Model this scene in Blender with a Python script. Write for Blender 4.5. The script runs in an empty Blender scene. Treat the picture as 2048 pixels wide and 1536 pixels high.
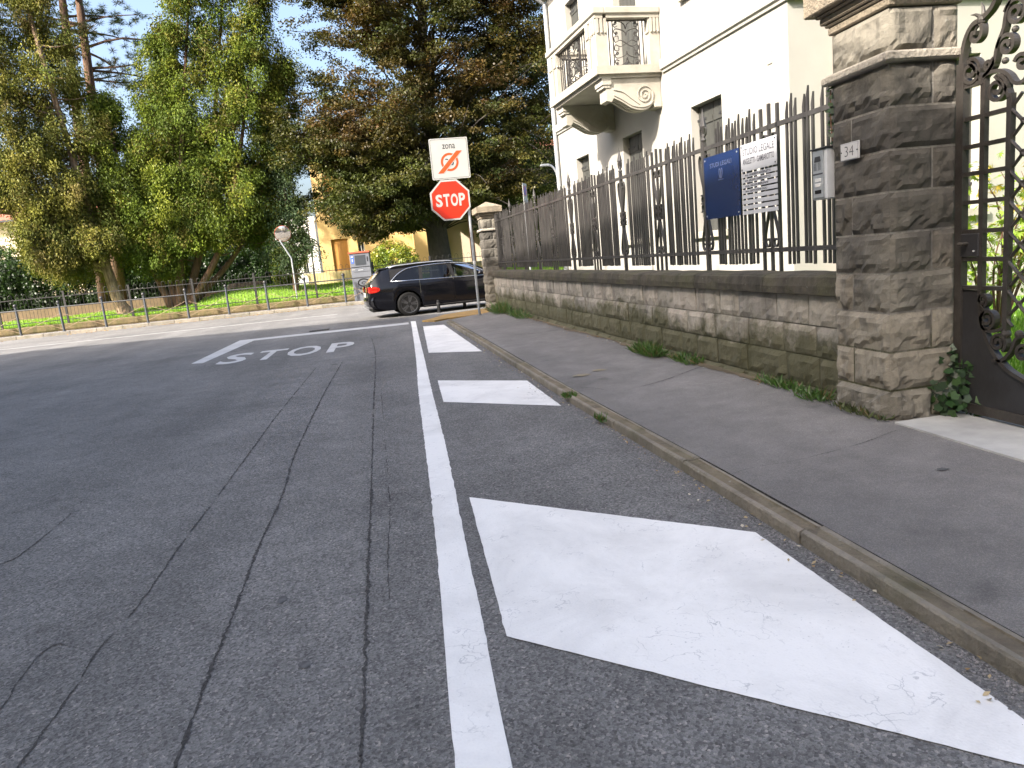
import bpy, math, random
import numpy as np
from mathutils import Vector, Matrix, noise as mnoise

random.seed(7)
rng = np.random.default_rng(11)
SC = bpy.context.scene
COL = SC.collection
PI = math.pi
R = math.radians

# ------------------------------------------------------------------ camera
cam_d = bpy.data.cameras.new('camera')
cam = bpy.data.objects.new('camera', cam_d)
COL.objects.link(cam)
cam_d.sensor_width = 36.0
cam_d.lens = 25.44
cam_d.clip_start = 0.05
cam_d.clip_end = 1500
RM = np.array([[0.97962914, -0.12214972, 0.15939318],
               [-0.17734148, -0.1538303, 0.97205259],
               [-0.09421645, -0.98051807, -0.17235886]])
m = Matrix(((RM[0, 0], -RM[0, 1], -RM[0, 2]), (RM[1, 0], -RM[1, 1], -RM[1, 2]), (RM[2, 0], -RM[2, 1], -RM[2, 2]))).to_4x4()
m.translation = (0, 0, 1.36)
cam.matrix_world = m
SC.camera = cam

# ------------------------------------------------------------------ light
SUN_DIR = Vector((-0.674, -0.438, 0.596)).normalized()     # towards the sun
SUN_EL = math.asin(SUN_DIR.z)
SUN_AZ = math.atan2(SUN_DIR.x, SUN_DIR.y)                 # from +Y towards +X
w = bpy.data.worlds.new('World')
SC.world = w
w.use_nodes = True
nt = w.node_tree
bg = nt.nodes['Background']
sky = nt.nodes.new('ShaderNodeTexSky')
sky.sky_type = 'NISHITA'
sky.sun_disc = False
sky.sun_elevation = SUN_EL
sky.sun_rotation = SUN_AZ
sky.air_density = 1.0
sky.dust_density = 7.0
sky.ozone_density = 1.9
nt.links.new(sky.outputs[0], bg.inputs[0])
bg.inputs[1].default_value = 0.15
sd = bpy.data.lights.new('sun', 'SUN')
sd.energy = 4.0
sd.angle = R(0.6)
sd.color = (1.0, 0.92, 0.82)
so = bpy.data.objects.new('sun', sd)
COL.objects.link(so)
so.location = (-20, -16, 30)
so.rotation_euler = (-SUN_DIR).to_track_quat('-Z', 'Y').to_euler()

SC.view_settings.view_transform = 'Standard'
SC.view_settings.look = 'None'
SC.view_settings.gamma = 1.0
SC.view_settings.use_curve_mapping = False
SC.view_settings.exposure = 1.76
SC.cycles.use_denoising = True
SC.cycles.max_bounces = 8
SC.cycles.transparent_max_bounces = 12


# ------------------------------------------------------------------ materials
def new_mat(name):
    mt = bpy.data.materials.new(name)
    mt.use_nodes = True
    t = mt.node_tree
    return mt, t, t.nodes['Principled BSDF']


def N(t, kind, **kw):
    n = t.nodes.new(kind)
    for k, v in kw.items():
        if k.startswith('i_'):
            n.inputs[k[2:].replace('_', ' ')].default_value = v
        else:
            setattr(n, k, v)
    return n


def c4(c):
    return (c[0], c[1], c[2], 1.0)


def ramp(t, src, stops):
    r = t.nodes.new('ShaderNodeValToRGB')
    e = r.color_ramp.elements
    e[0].position, e[0].color = stops[0][0], c4(stops[0][1])
    e[1].position, e[1].color = stops[-1][0], c4(stops[-1][1])
    for p, c in stops[1:-1]:
        x = e.new(p)
        x.color = c4(c)
    t.links.new(src, r.inputs[0])
    return r


def g3(v):
    return (v, v, v)


def mixc(t, fac, a, b, mode='MIX'):
    x = t.nodes.new('ShaderNodeMix')
    x.data_type = 'RGBA'
    x.blend_type = mode
    for sock, v in ((x.inputs[0], fac), (x.inputs[6], a), (x.inputs[7], b)):
        if hasattr(v, 'is_linked') or hasattr(v, 'links'):
            t.links.new(v, sock)
        elif isinstance(v, (int, float)):
            sock.default_value = v
        else:
            sock.default_value = c4(v)
    return x.outputs[2]


def wpos(t, scale=(1, 1, 1)):
    g = t.nodes.new('ShaderNodeNewGeometry')
    if scale == (1, 1, 1):
        return g.outputs['Position']
    mp = t.nodes.new('ShaderNodeMapping')
    mp.inputs['Scale'].default_value = scale
    t.links.new(g.outputs['Position'], mp.inputs[0])
    return mp.outputs[0]


def noi(t, vec, scale, detail=4, rough=0.55, dist=0.0):
    n = N(t, 'ShaderNodeTexNoise')
    n.inputs['Scale'].default_value = scale
    n.inputs['Detail'].default_value = detail
    n.inputs['Roughness'].default_value = rough
    n.inputs['Distortion'].default_value = dist
    t.links.new(vec, n.inputs['Vector'])
    return n.outputs['Fac']


def bump(t, p, h, strength, dist, prev=None):
    b = N(t, 'ShaderNodeBump')
    b.inputs['Strength'].default_value = strength
    b.inputs['Distance'].default_value = dist
    t.links.new(h, b.inputs['Height'])
    if prev is not None:
        t.links.new(prev, b.inputs['Normal'])
    if p is not None:
        t.links.new(b.outputs[0], p.inputs['Normal'])
    return b.outputs[0]


def mat(name, a, b=None, scale=6.0, rough=0.6, metal=0.0, bmp=0.0, bscale=40.0, bdist=0.01, stretch=(1, 1, 1), spec=0.5, rnd=0.0, lo=0.35, hi=0.65, coat=0.0):
    mt, t, p = new_mat(name)
    p.inputs['Roughness'].default_value = rough
    p.inputs['Metallic'].default_value = metal
    p.inputs['Specular IOR Level'].default_value = spec
    p.inputs['Coat Weight'].default_value = coat
    p.inputs['Coat Roughness'].default_value = 0.05
    b = b or tuple(x * 0.8 for x in a)
    v = wpos(t, stretch)
    col = ramp(t, noi(t, v, scale, 6, 0.6), [(lo, b), (hi, a)]).outputs[0]
    if rnd:
        oi = N(t, 'ShaderNodeObjectInfo')
        rr = ramp(t, oi.outputs['Random'], [(0.0, g3(1 - rnd)), (1.0, g3(1.0))])
        col = mixc(t, 1.0, col, rr.outputs[0], 'MULTIPLY')
    t.links.new(col, p.inputs['Base Color'])
    if bmp:
        bump(t, p, noi(t, v, bscale, 4, 0.6), bmp, bdist)
    return mt


def mat_asphalt(name, tone, stone, fine=1.0, ctr=1.0, warm=(1, 1, 1)):
    """asphalt with visible aggregate, wear patches and tyre lanes"""
    mt, t, p = new_mat(name)
    v = wpos(t)
    vo = N(t, 'ShaderNodeTexVoronoi')
    vo.inputs['Scale'].default_value = 95 * fine
    t.links.new(v, vo.inputs['Vector'])
    bw = N(t, 'ShaderNodeRGBToBW')
    t.links.new(vo.outputs['Color'], bw.inputs[0])
    st = ramp(t, bw.outputs[0], [(0.0, g3(0.45 / ctr)), (0.5, g3(0.95)), (0.8, g3(1.25)), (1.0, (stone, stone * 0.94, stone * 0.88))])
    base = ramp(t, noi(t, v, 0.55, 6, 0.6, 0.4), [(0.3, tuple(tone * 0.74 * k for k in warm)), (0.7, tuple(tone * 1.16 * k for k in warm))])
    patch = ramp(t, noi(t, v, 4.2, 5, 0.7), [(0.3, g3(0.82)), (0.65, g3(1.08))])
    col = mixc(t, 1.0, base.outputs[0], patch.outputs[0], 'MULTIPLY')
    lane = N(t, 'ShaderNodeTexNoise')
    lane.inputs['Scale'].default_value = 1.3
    lane.inputs['Detail'].default_value = 3
    t.links.new(wpos(t, (1, 0.06, 1)), lane.inputs['Vector'])
    lr = ramp(t, lane.outputs['Fac'], [(0.35, g3(0.86)), (0.62, g3(1.06))])
    col = mixc(t, 1.0, col, lr.outputs[0], 'MULTIPLY')
    vo2 = N(t, 'ShaderNodeTexVoronoi')
    vo2.inputs['Scale'].default_value = 260 * fine
    t.links.new(v, vo2.inputs['Vector'])
    bw2 = N(t, 'ShaderNodeRGBToBW')
    t.links.new(vo2.outputs['Color'], bw2.inputs[0])
    s2 = ramp(t, bw2.outputs[0], [(0.0, g3(0.72)), (1.0, g3(1.28))])
    col = mixc(t, 1.0, col, st.outputs[0], 'MULTIPLY')
    col = mixc(t, 1.0, col, s2.outputs[0], 'MULTIPLY')
    # small dark oil drops
    oil = ramp(t, noi(t, v, 2.7, 2, 0.4), [(0.70, g3(1.0)), (0.80, g3(0.62))])
    col = mixc(t, 1.0, col, oil.outputs[0], 'MULTIPLY')
    t.links.new(col, p.inputs['Base Color'])
    p.inputs['Roughness'].default_value = 0.82
    p.inputs['Specular IOR Level'].default_value = 0.35
    b1 = bump(t, None, vo.outputs['Distance'], 0.55, 0.006)
    bump(t, p, noi(t, v, 300, 3, 0.6), 0.5, 0.003, b1)
    return mt


def mat_paint(name, c, wear=0.35, dirt=(0.33, 0.34, 0.36)):
    mt, t, p = new_mat(name)
    v = wpos(t)
    big = noi(t, v, 2.2, 5, 0.65, 0.6)
    fine = noi(t, v, 60, 5, 0.7)
    vc = N(t, 'ShaderNodeTexVoronoi', feature='DISTANCE_TO_EDGE')
    vc.inputs['Scale'].default_value = 5.5
    wob = N(t, 'ShaderNodeTexNoise')
    wob.inputs['Scale'].default_value = 7
    wob.inputs['Detail'].default_value = 6
    t.links.new(v, wob.inputs['Vector'])
    t.links.new(mixc(t, 0.16, v, wob.outputs['Color'], 'LINEAR_LIGHT'), vc.inputs['Vector'])
    line = ramp(t, vc.outputs['Distance'], [(0.004, g3(1)), (0.016, g3(0))]).outputs[0]
    gate_ = ramp(t, noi(t, v, 3.3, 4, 0.6), [(0.50, g3(0)), (0.62, g3(1))]).outputs[0]
    line = mixc(t, 1.0, line, gate_, 'MULTIPLY')
    dots = ramp(t, noi(t, v, 75, 2, 0.4), [(0.68, g3(0)), (0.74, g3(1))]).outputs[0]
    dots = mixc(t, 1.0, dots, ramp(t, big, [(0.45, g3(0)), (0.62, g3(1))]).outputs[0], 'MULTIPLY')
    both = mixc(t, 1.0, line, dots, 'LIGHTEN')
    mul = N(t, 'ShaderNodeMath', operation='MULTIPLY')
    t.links.new(both, mul.inputs[0])
    mul.inputs[1].default_value = 0.8
    m2 = N(t, 'ShaderNodeMath', operation='MULTIPLY')
    t.links.new(mul.outputs[0], m2.inputs[0])
    m2.inputs[1].default_value = wear
    base = ramp(t, noi(t, v, 1.5, 6, 0.7, 0.5), [(0.32, tuple(x * 0.80 for x in c)), (0.58, c)]).outputs[0]
    sp = ramp(t, fine, [(0.30, g3(0.86)), (0.42, g3(1.0))]).outputs[0]
    base = mixc(t, 0.7, base, sp, 'MULTIPLY')
    t.links.new(mixc(t, m2.outputs[0], base, dirt), p.inputs['Base Color'])
    p.inputs['Roughness'].default_value = 0.62
    vo = N(t, 'ShaderNodeTexVoronoi')
    vo.inputs['Scale'].default_value = 95
    t.links.new(v, vo.inputs['Vector'])
    bump(t, p, vo.outputs['Distance'], 0.22, 0.004)
    return mt


def mat_stone(name, a, b, dark, stain=0.5, moss=0.0, lowmoss=False, rnd=0.25, bs=1.0, soot=False):
    mt, t, p = new_mat(name)
    v = wpos(t)
    base = ramp(t, noi(t, v, 5.0, 8, 0.65, 0.3), [(0.3, b), (0.68, a)]).outputs[0]
    oi = N(t, 'ShaderNodeObjectInfo')
    rr = ramp(t, oi.outputs['Random'], [(0.0, g3(1 - rnd)), (0.5, (1.0, 0.98, 0.94)), (1.0, (1.06, 1.02, 0.99))])
    base = mixc(t, 1.0, base, rr.outputs[0], 'MULTIPLY')
    # soot and rain streaks, long in the vertical
    streak = noi(t, wpos(t, (1, 1, 0.25)), 3.2, 7, 0.68, 0.4)
    fs = ramp(t, streak, [(0.47, g3(0)), (0.68, g3(stain))]).outputs[0]
    base = mixc(t, fs, base, dark)
    # pits
    pit = noi(t, v, 34, 5, 0.75)
    base = mixc(t, ramp(t, pit, [(0.62, g3(0)), (0.72, g3(0.55))]).outputs[0], base, dark)
    # lichen dots
    li = noi(t, v, 26, 3, 0.5)
    base = mixc(t, ramp(t, li, [(0.70, g3(0)), (0.76, g3(0.4))]).outputs[0], base, (0.42, 0.42, 0.38))
    if moss:
        mo = noi(t, v, 2.6, 6, 0.7)
        fm = ramp(t, mo, [(0.46, g3(0)), (0.66, g3(moss))]).outputs[0]
        base = mixc(t, fm, base, (0.075, 0.085, 0.02))
    if lowmoss:
        sx = N(t, 'ShaderNodeSeparateXYZ')
        t.links.new(v, sx.inputs[0])
        ad = N(t, 'ShaderNodeMath', operation='ADD')
        nn = N(t, 'ShaderNodeMath', operation='MULTIPLY')
        t.links.new(noi(t, v, 2.4, 6, 0.7), nn.inputs[0])
        nn.inputs[1].default_value = -0.9
        t.links.new(sx.outputs[2], ad.inputs[0])
        t.links.new(nn.outputs[0], ad.inputs[1])
        fz = ramp(t, ad.outputs[0], [(0.0, g3(0.85)), (0.20, g3(0))]).outputs[0]
        base = mixc(t, fz, base, (0.060, 0.060, 0.026))
    if soot:
        sx = N(t, 'ShaderNodeSeparateXYZ')
        t.links.new(v, sx.inputs[0])
        ad = N(t, 'ShaderNodeMath', operation='MULTIPLY_ADD')
        t.links.new(noi(t, v, 2.2, 7, 0.7, 0.4), ad.inputs[0])
        ad.inputs[1].default_value = 1.3
        t.links.new(sx.outputs[2], ad.inputs[2])
        mr = N(t, 'ShaderNodeMapRange')
        mr.inputs[1].default_value = 1.0
        mr.inputs[2].default_value = 3.4
        t.links.new(ad.outputs[0], mr.inputs[0])
        fz = ramp(t, mr.outputs[0], [(0.18, g3(0.0)), (0.42, g3(0.80)), (0.70, g3(0.86)), (0.86, g3(0.12))]).outputs[0]
        base = mixc(t, fz, base, (0.055, 0.051, 0.046))
    t.links.new(base, p.inputs['Base Color'])
    p.inputs['Roughness'].default_value = 0.92
    p.inputs['Specular IOR Level'].default_value = 0.25
    vo = N(t, 'ShaderNodeTexVoronoi')
    vo.inputs['Scale'].default_value = 15 * bs
    t.links.new(v, vo.inputs['Vector'])
    b1 = bump(t, None, vo.outputs['Distance'], 0.35, 0.02)
    b2 = bump(t, None, noi(t, v, 11 * bs, 8, 0.72, 0.5), 0.6, 0.03, b1)
    bump(t, p, noi(t, v, 90, 4, 0.6), 0.4, 0.004, b2)
    return mt


def mat_leaf(name, trans=0.35, gloss=0.06, tint=(1, 1, 1)):
    mt = bpy.data.materials.new(name)
    mt.use_nodes = True
    t = mt.node_tree
    t.nodes.clear()
    out = N(t, 'ShaderNodeOutputMaterial')
    at = N(t, 'ShaderNodeAttribute', attribute_name='leaf_col')
    g = N(t, 'ShaderNodeNewGeometry')
    rr = ramp(t, g.outputs['Random Per Island'], [(0.0, g3(0.78)), (1.0, g3(1.18))])
    col = mixc(t, 1.0, at.outputs['Color'], rr.outputs[0], 'MULTIPLY')
    d = N(t, 'ShaderNodeBsdfDiffuse')
    tr = N(t, 'ShaderNodeBsdfTranslucent')
    t.links.new(col, d.inputs[0])
    tc = mixc(t, 1.0, col, (1.25, 1.3, 0.7), 'MULTIPLY')
    t.links.new(tc, tr.inputs[0])
    mx = N(t, 'ShaderNodeMixShader')
    mx.inputs[0].default_value = trans
    t.links.new(d.outputs[0], mx.inputs[1])
    t.links.new(tr.outputs[0], mx.inputs[2])
    gl = N(t, 'ShaderNodeBsdfGlossy')
    gl.inputs['Roughness'].default_value = 0.45
    m2 = N(t, 'ShaderNodeMixShader')
    m2.inputs[0].default_value = gloss
    t.links.new(mx.outputs[0], m2.inputs[1])
    t.links.new(gl.outputs[0], m2.inputs[2])
    t.links.new(m2.outputs[0], out.inputs[0])
    return mt


def mat_glass(name, tint, transp=0.5, rough=0.03):
    mt = bpy.data.materials.new(name)
    mt.use_nodes = True
    t = mt.node_tree
    t.nodes.clear()
    out = N(t, 'ShaderNodeOutputMaterial')
    tr = N(t, 'ShaderNodeBsdfTransparent')
    tr.inputs[0].default_value = c4(tint)
    gl = N(t, 'ShaderNodeBsdfGlossy')
    gl.inputs['Roughness'].default_value = rough
    fr = N(t, 'ShaderNodeFresnel')
    fr.inputs[0].default_value = 1.5
    mx = N(t, 'ShaderNodeMixShader')
    t.links.new(fr.outputs[0], mx.inputs[0])
    t.links.new(tr.outputs[0], mx.inputs[1])
    t.links.new(gl.outputs[0], mx.inputs[2])
    t.links.new(mx.outputs[0], out.inputs[0])
    return mt


M = {}
M['asphalt'] = mat_asphalt('road_asphalt', 0.160, 2.1, 1.15, 1.2, (1.0, 0.985, 0.965))
M['walk'] = mat_asphalt('footway_asphalt', 0.178, 1.2, 2.2, 0.5, (1.03, 0.985, 0.945))
M['paint'] = mat_paint('fresh_white_road_paint', (0.73, 0.725, 0.71), 0.85)
M['oldpaint'] = mat_paint('worn_white_road_paint', (0.47, 0.47, 0.47), 0.7, (0.14, 0.14, 0.14))
M['yellow'] = mat('yellow_rubber', (0.33, 0.20, 0.055), (0.19, 0.125, 0.05), 9, 0.8, bmp=0.4)
M['yellowstain'] = mat('faded_yellow_paint', (0.26, 0.20, 0.10), (0.15, 0.15, 0.14), 30, 0.8)
M['crack'] = mat('crack_dark', (0.07, 0.067, 0.066), (0.02, 0.02, 0.02), 60, 0.95, bmp=0.6, bscale=120)
M['oil'] = mat('oil_spot', (0.11, 0.108, 0.108), (0.055, 0.055, 0.055), 40, 0.75)
M['kerb'] = mat_stone('kerb_concrete', (0.28, 0.258, 0.218), (0.20, 0.184, 0.156), (0.085, 0.078, 0.066), 0.5, 0.25, rnd=0.2, bs=3)
M['kerbpan'] = mat_stone('kerb_dirty_channel', (0.23, 0.20, 0.15), (0.13, 0.11, 0.08), (0.06, 0.05, 0.04), 0.6, 0.3, rnd=0.2, bs=4)
M['slab'] = mat('pale_concrete', (0.42, 0.42, 0.40), (0.30, 0.30, 0.29), 3.5, 0.85, bmp=0.3, bscale=60)
M['stone'] = mat_stone('wall_sandstone', (0.385, 0.362, 0.322), (0.268, 0.25, 0.222), (0.068, 0.062, 0.055), 0.72, 0.12, True, 0.28)
M['pstone'] = mat_stone('pillar_sandstone', (0.29, 0.27, 0.225), (0.20, 0.186, 0.155), (0.06, 0.055, 0.048), 0.7, 0.03, False, 0.25, 1.0, True)
M['mortar'] = mat_stone('mortar', (0.27, 0.255, 0.23), (0.18, 0.17, 0.155), (0.08, 0.075, 0.068), 0.6, 0.0, True, 0.0, 3)
M['coping'] = mat_stone('coping_stone', (0.095, 0.086, 0.070), (0.05, 0.046, 0.038), (0.022, 0.021, 0.018), 0.8, 0.30, False, 0.2)
M['ledge'] = mat_stone('ledge_stone', (0.46, 0.42, 0.36), (0.33, 0.3, 0.25), (0.1, 0.09, 0.075), 0.45, 0.0, False, 0.1, 3)
M['capstone'] = mat_stone('cap_stone', (0.30, 0.26, 0.20), (0.2, 0.17, 0.13), (0.07, 0.06, 0.05), 0.5, 0.0, False, 0.1, 4)
M['iron'] = mat('fence_iron', (0.064, 0.060, 0.056), (0.034, 0.031, 0.031), 7, 0.5, 0.25, bmp=0.25, bscale=70, stretch=(1, 1, 0.4))
M['gateiron'] = mat('gate_iron', (0.062, 0.056, 0.050), (0.033, 0.028, 0.025), 9, 0.48, 0.3, bmp=0.3, bscale=60)
M['sheet'] = mat('gate_sheet_steel', (0.036, 0.036, 0.040), (0.024, 0.023, 0.024), 4, 0.55, 0.2, bmp=0.15, bscale=30)
M['wall'] = mat('cream_render', (0.33, 0.32, 0.29), (0.30, 0.29, 0.262), 1.2, 0.9, bmp=0.15, bscale=120, bdist=0.004)
M['trim'] = mat('pale_stone_trim', (0.37, 0.35, 0.30), (0.27, 0.25, 0.21), 2.4, 0.85, bmp=0.3, bscale=50, bdist=0.006)
M['shutter'] = mat('grey_green_shutter', (0.052, 0.053, 0.047), (0.036, 0.037, 0.033), 8, 0.6, stretch=(1, 1, 0.15))
M['dark'] = mat('dark_metal', (0.03, 0.03, 0.033), (0.02, 0.02, 0.022), 8, 0.5)
M['barrier'] = mat('railing_grey_paint', (0.050, 0.058, 0.070), (0.038, 0.044, 0.053), 9, 0.5)
M['parkrail'] = mat('park_fence_paint', (0.014, 0.014, 0.014), (0.011, 0.010, 0.010), 9, 0.6)
M['rust'] = mat('rusty_rod', (0.26, 0.19, 0.11), (0.16, 0.1, 0.06), 9, 0.7)
M['galv'] = mat('galvanised_steel', (0.42, 0.44, 0.46), (0.33, 0.35, 0.37), 10, 0.42, 0.6)
M['tile'] = mat('roof_tile', (0.36, 0.13, 0.07), (0.24, 0.085, 0.05), 5, 0.85, bmp=0.6, bscale=14, bdist=0.05)
M['yellowwall'] = mat('ochre_render', (0.66, 0.46, 0.19), (0.58, 0.40, 0.17), 1.0, 0.9)
M['paleyellow'] = mat('pale_yellow_render', (0.70, 0.57, 0.30), (0.6, 0.47, 0.24), 1.2, 0.9)
M['creamwall'] = mat('cream_wall', (0.64, 0.53, 0.40), (0.57, 0.46, 0.34), 1.0, 0.9)
M['whitewall'] = mat('white_wall', (0.66, 0.67, 0.70), (0.6, 0.61, 0.64), 1.0, 0.9)
M['orange'] = mat('orange_wood', (0.52, 0.26, 0.06), (0.42, 0.20, 0.05), 6, 0.7, stretch=(1, 1, 0.1))
M['brown'] = mat('brown_wood', (0.20, 0.09, 0.035), (0.13, 0.06, 0.025), 6, 0.7, stretch=(1, 1, 0.1))
M['greywall'] = mat('grey_render', (0.36, 0.34, 0.31), (0.3, 0.285, 0.26), 1.0, 0.9)
M['pane'] = mat('window_pane', (0.03, 0.04, 0.05), (0.02, 0.025, 0.03), 3, 0.08)
M['mosswall'] = mat_stone('mossy_concrete', (0.17, 0.135, 0.07), (0.10, 0.08, 0.045), (0.06, 0.05, 0.03), 0.7, 0.6, False, 0.0, 1.5)
M['tanwall'] = mat('tan_wall', (0.15, 0.10, 0.06), (0.10, 0.07, 0.04), 3, 0.9)
M['lawn'] = mat('lawn_soil', (0.17, 0.29, 0.02), (0.11, 0.20, 0.016), 2.6, 0.95, bmp=0.8, bscale=30, bdist=0.04)
M['earth'] = mat('earth', (0.14, 0.11, 0.07), (0.08, 0.065, 0.04), 3, 0.95, bmp=0.5)
M['bark'] = mat('thuja_bark', (0.15, 0.085, 0.05), (0.06, 0.036, 0.025), 12, 0.95, bmp=0.9, bscale=26, bdist=0.05, stretch=(1, 1, 0.14))
M['palebark'] = mat('pale_furrowed_bark', (0.40, 0.29, 0.19), (0.13, 0.085, 0.055), 12, 0.95, bmp=1.0, bscale=20, bdist=0.07, stretch=(1, 1, 0.18))
M['darkbark'] = mat('beech_bark', (0.05, 0.042, 0.036), (0.028, 0.024, 0.021), 8, 0.9, bmp=0.5, bscale=16, bdist=0.03, stretch=(1, 1, 0.4))
M['leaf'] = mat_leaf('leaf', 0.35, 0.05)
M['beechleaf'] = mat_leaf('copper_leaf', 0.20, 0.02)
M['needle'] = mat_leaf('conifer_spray', 0.14, 0.01)
M['grass'] = mat_leaf('grass_blade', 0.45, 0.04)
M['litter'] = mat_leaf('dry_leaf', 0.2, 0.02)
M['gravel'] = mat('loose_gravel', (0.26, 0.25, 0.25), (0.10, 0.10, 0.105), 60, 0.85, rnd=0.0)
M['black'] = mat('black_plastic', (0.015, 0.015, 0.016), (0.012, 0.012, 0.012), 8, 0.5, spec=0.15)
M['carpaint'] = mat('car_paint_midnight', (0.0034, 0.0036, 0.0052), (0.003, 0.0032, 0.0046), 2, 0.14, 0.0, spec=0.2, coat=0.35)
M['tyre'] = mat('tyre_rubber', (0.010, 0.010, 0.010), (0.007, 0.007, 0.007), 20, 0.7, spec=0.15)
M['rim'] = mat('black_gloss_rim', (0.10, 0.10, 0.105), (0.085, 0.085, 0.09), 8, 0.3, 0.7, spec=0.6)
M['chrome'] = mat('chrome', (0.75, 0.76, 0.78), (0.7, 0.71, 0.72), 8, 0.12, 1.0)
M['silver'] = mat('satin_silver', (0.62, 0.63, 0.64), (0.55, 0.56, 0.57), 8, 0.3, 0.8)
M['carglass'] = mat_glass('tinted_glass', (0.46, 0.5, 0.48))
M['darkglass'] = mat_glass('dark_glass', (0.10, 0.115, 0.115))
M['seat'] = mat('seat_fabric', (0.10, 0.10, 0.095), (0.07, 0.07, 0.068), 20, 0.9)
M['beige'] = mat('beige_trim', (0.36, 0.33, 0.27), (0.3, 0.27, 0.22), 20, 0.9)
M['plate'] = mat('white_plate', (0.62, 0.62, 0.6), (0.56, 0.56, 0.54), 20, 0.4)
M['signwhite'] = mat('sign_white', (0.335, 0.335, 0.32), (0.315, 0.315, 0.30), 3, 0.35)
M['signred'] = mat('sign_red', (0.50, 0.020, 0.003), (0.46, 0.018, 0.003), 3, 0.35)
M['signorange'] = mat('sign_faded_red', (0.50, 0.055, 0.004), (0.46, 0.05, 0.004), 3, 0.4)
M['signgrey'] = mat('sign_grey_print', (0.022, 0.022, 0.025), (0.02, 0.02, 0.022), 3, 0.5)
M['signblue'] = mat('sign_blue', (0.03, 0.09, 0.42), (0.025, 0.08, 0.38), 3, 0.4)
M['plaqueblue'] = mat('blue_plaque', (0.012, 0.026, 0.085), (0.010, 0.022, 0.072), 3, 0.12, spec=0.6)
M['plaqueprint'] = mat('faded_plaque_print', (0.10, 0.12, 0.20), (0.08, 0.1, 0.18), 30, 0.5)
M['plaquesteel'] = mat('brushed_steel', (0.46, 0.47, 0.50), (0.42, 0.43, 0.46), 30, 0.42, 0.1, stretch=(1, 0.1, 3))
M['ink'] = mat('dark_print', (0.05, 0.05, 0.06), (0.04, 0.04, 0.05), 20, 0.6)
M['ceramic'] = mat('ceramic_tile', (0.50, 0.50, 0.50), (0.46, 0.46, 0.46), 4, 0.25)
M['intercom'] = mat('intercom_alu', (0.55, 0.57, 0.59), (0.5, 0.52, 0.54), 10, 0.35, 0.1)
M['kioskgrey'] = mat('kiosk_grey', (0.11, 0.118, 0.135), (0.09, 0.098, 0.115), 3, 0.5)
M['kioskdark'] = mat('kiosk_screen', (0.045, 0.05, 0.06), (0.04, 0.045, 0.05), 3, 0.15)
M['mirror'] = mat('mirror_glass', (0.85, 0.80, 0.72), (0.80, 0.75, 0.68), 3, 0.16, 1.0)
M['rimred'] = mat('faded_red_rim', (0.34, 0.07, 0.03), (0.24, 0.05, 0.025), 5, 0.6)
M['pink'] = mat('pinkish_pipe', (0.52, 0.36, 0.27), (0.45, 0.31, 0.23), 5, 0.6)


def mat_lamp():
    mt, t, p = new_mat('tail_lamp')
    p.inputs['Base Color'].default_value = (0.24, 0.006, 0.005, 1)
    p.inputs['Roughness'].default_value = 0.1
    p.inputs['Coat Weight'].default_value = 1.0
    return mt


M['tail'] = mat_lamp()


def mat_lit():
    mt, t, p = new_mat('tail_lamp_lit')
    p.inputs['Base Color'].default_value = (0.6, 0.02, 0.012, 1)
    p.inputs['Emission Color'].default_value = (1.0, 0.045, 0.02, 1)
    p.inputs['Emission Strength'].default_value = 0.12
    p.inputs['Roughness'].default_value = 0.1
    return mt


M['taillit'] = mat_lit()


# ------------------------------------------------------------------ mesh helpers
def V3(*a):
    return np.array(a, float)


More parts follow.
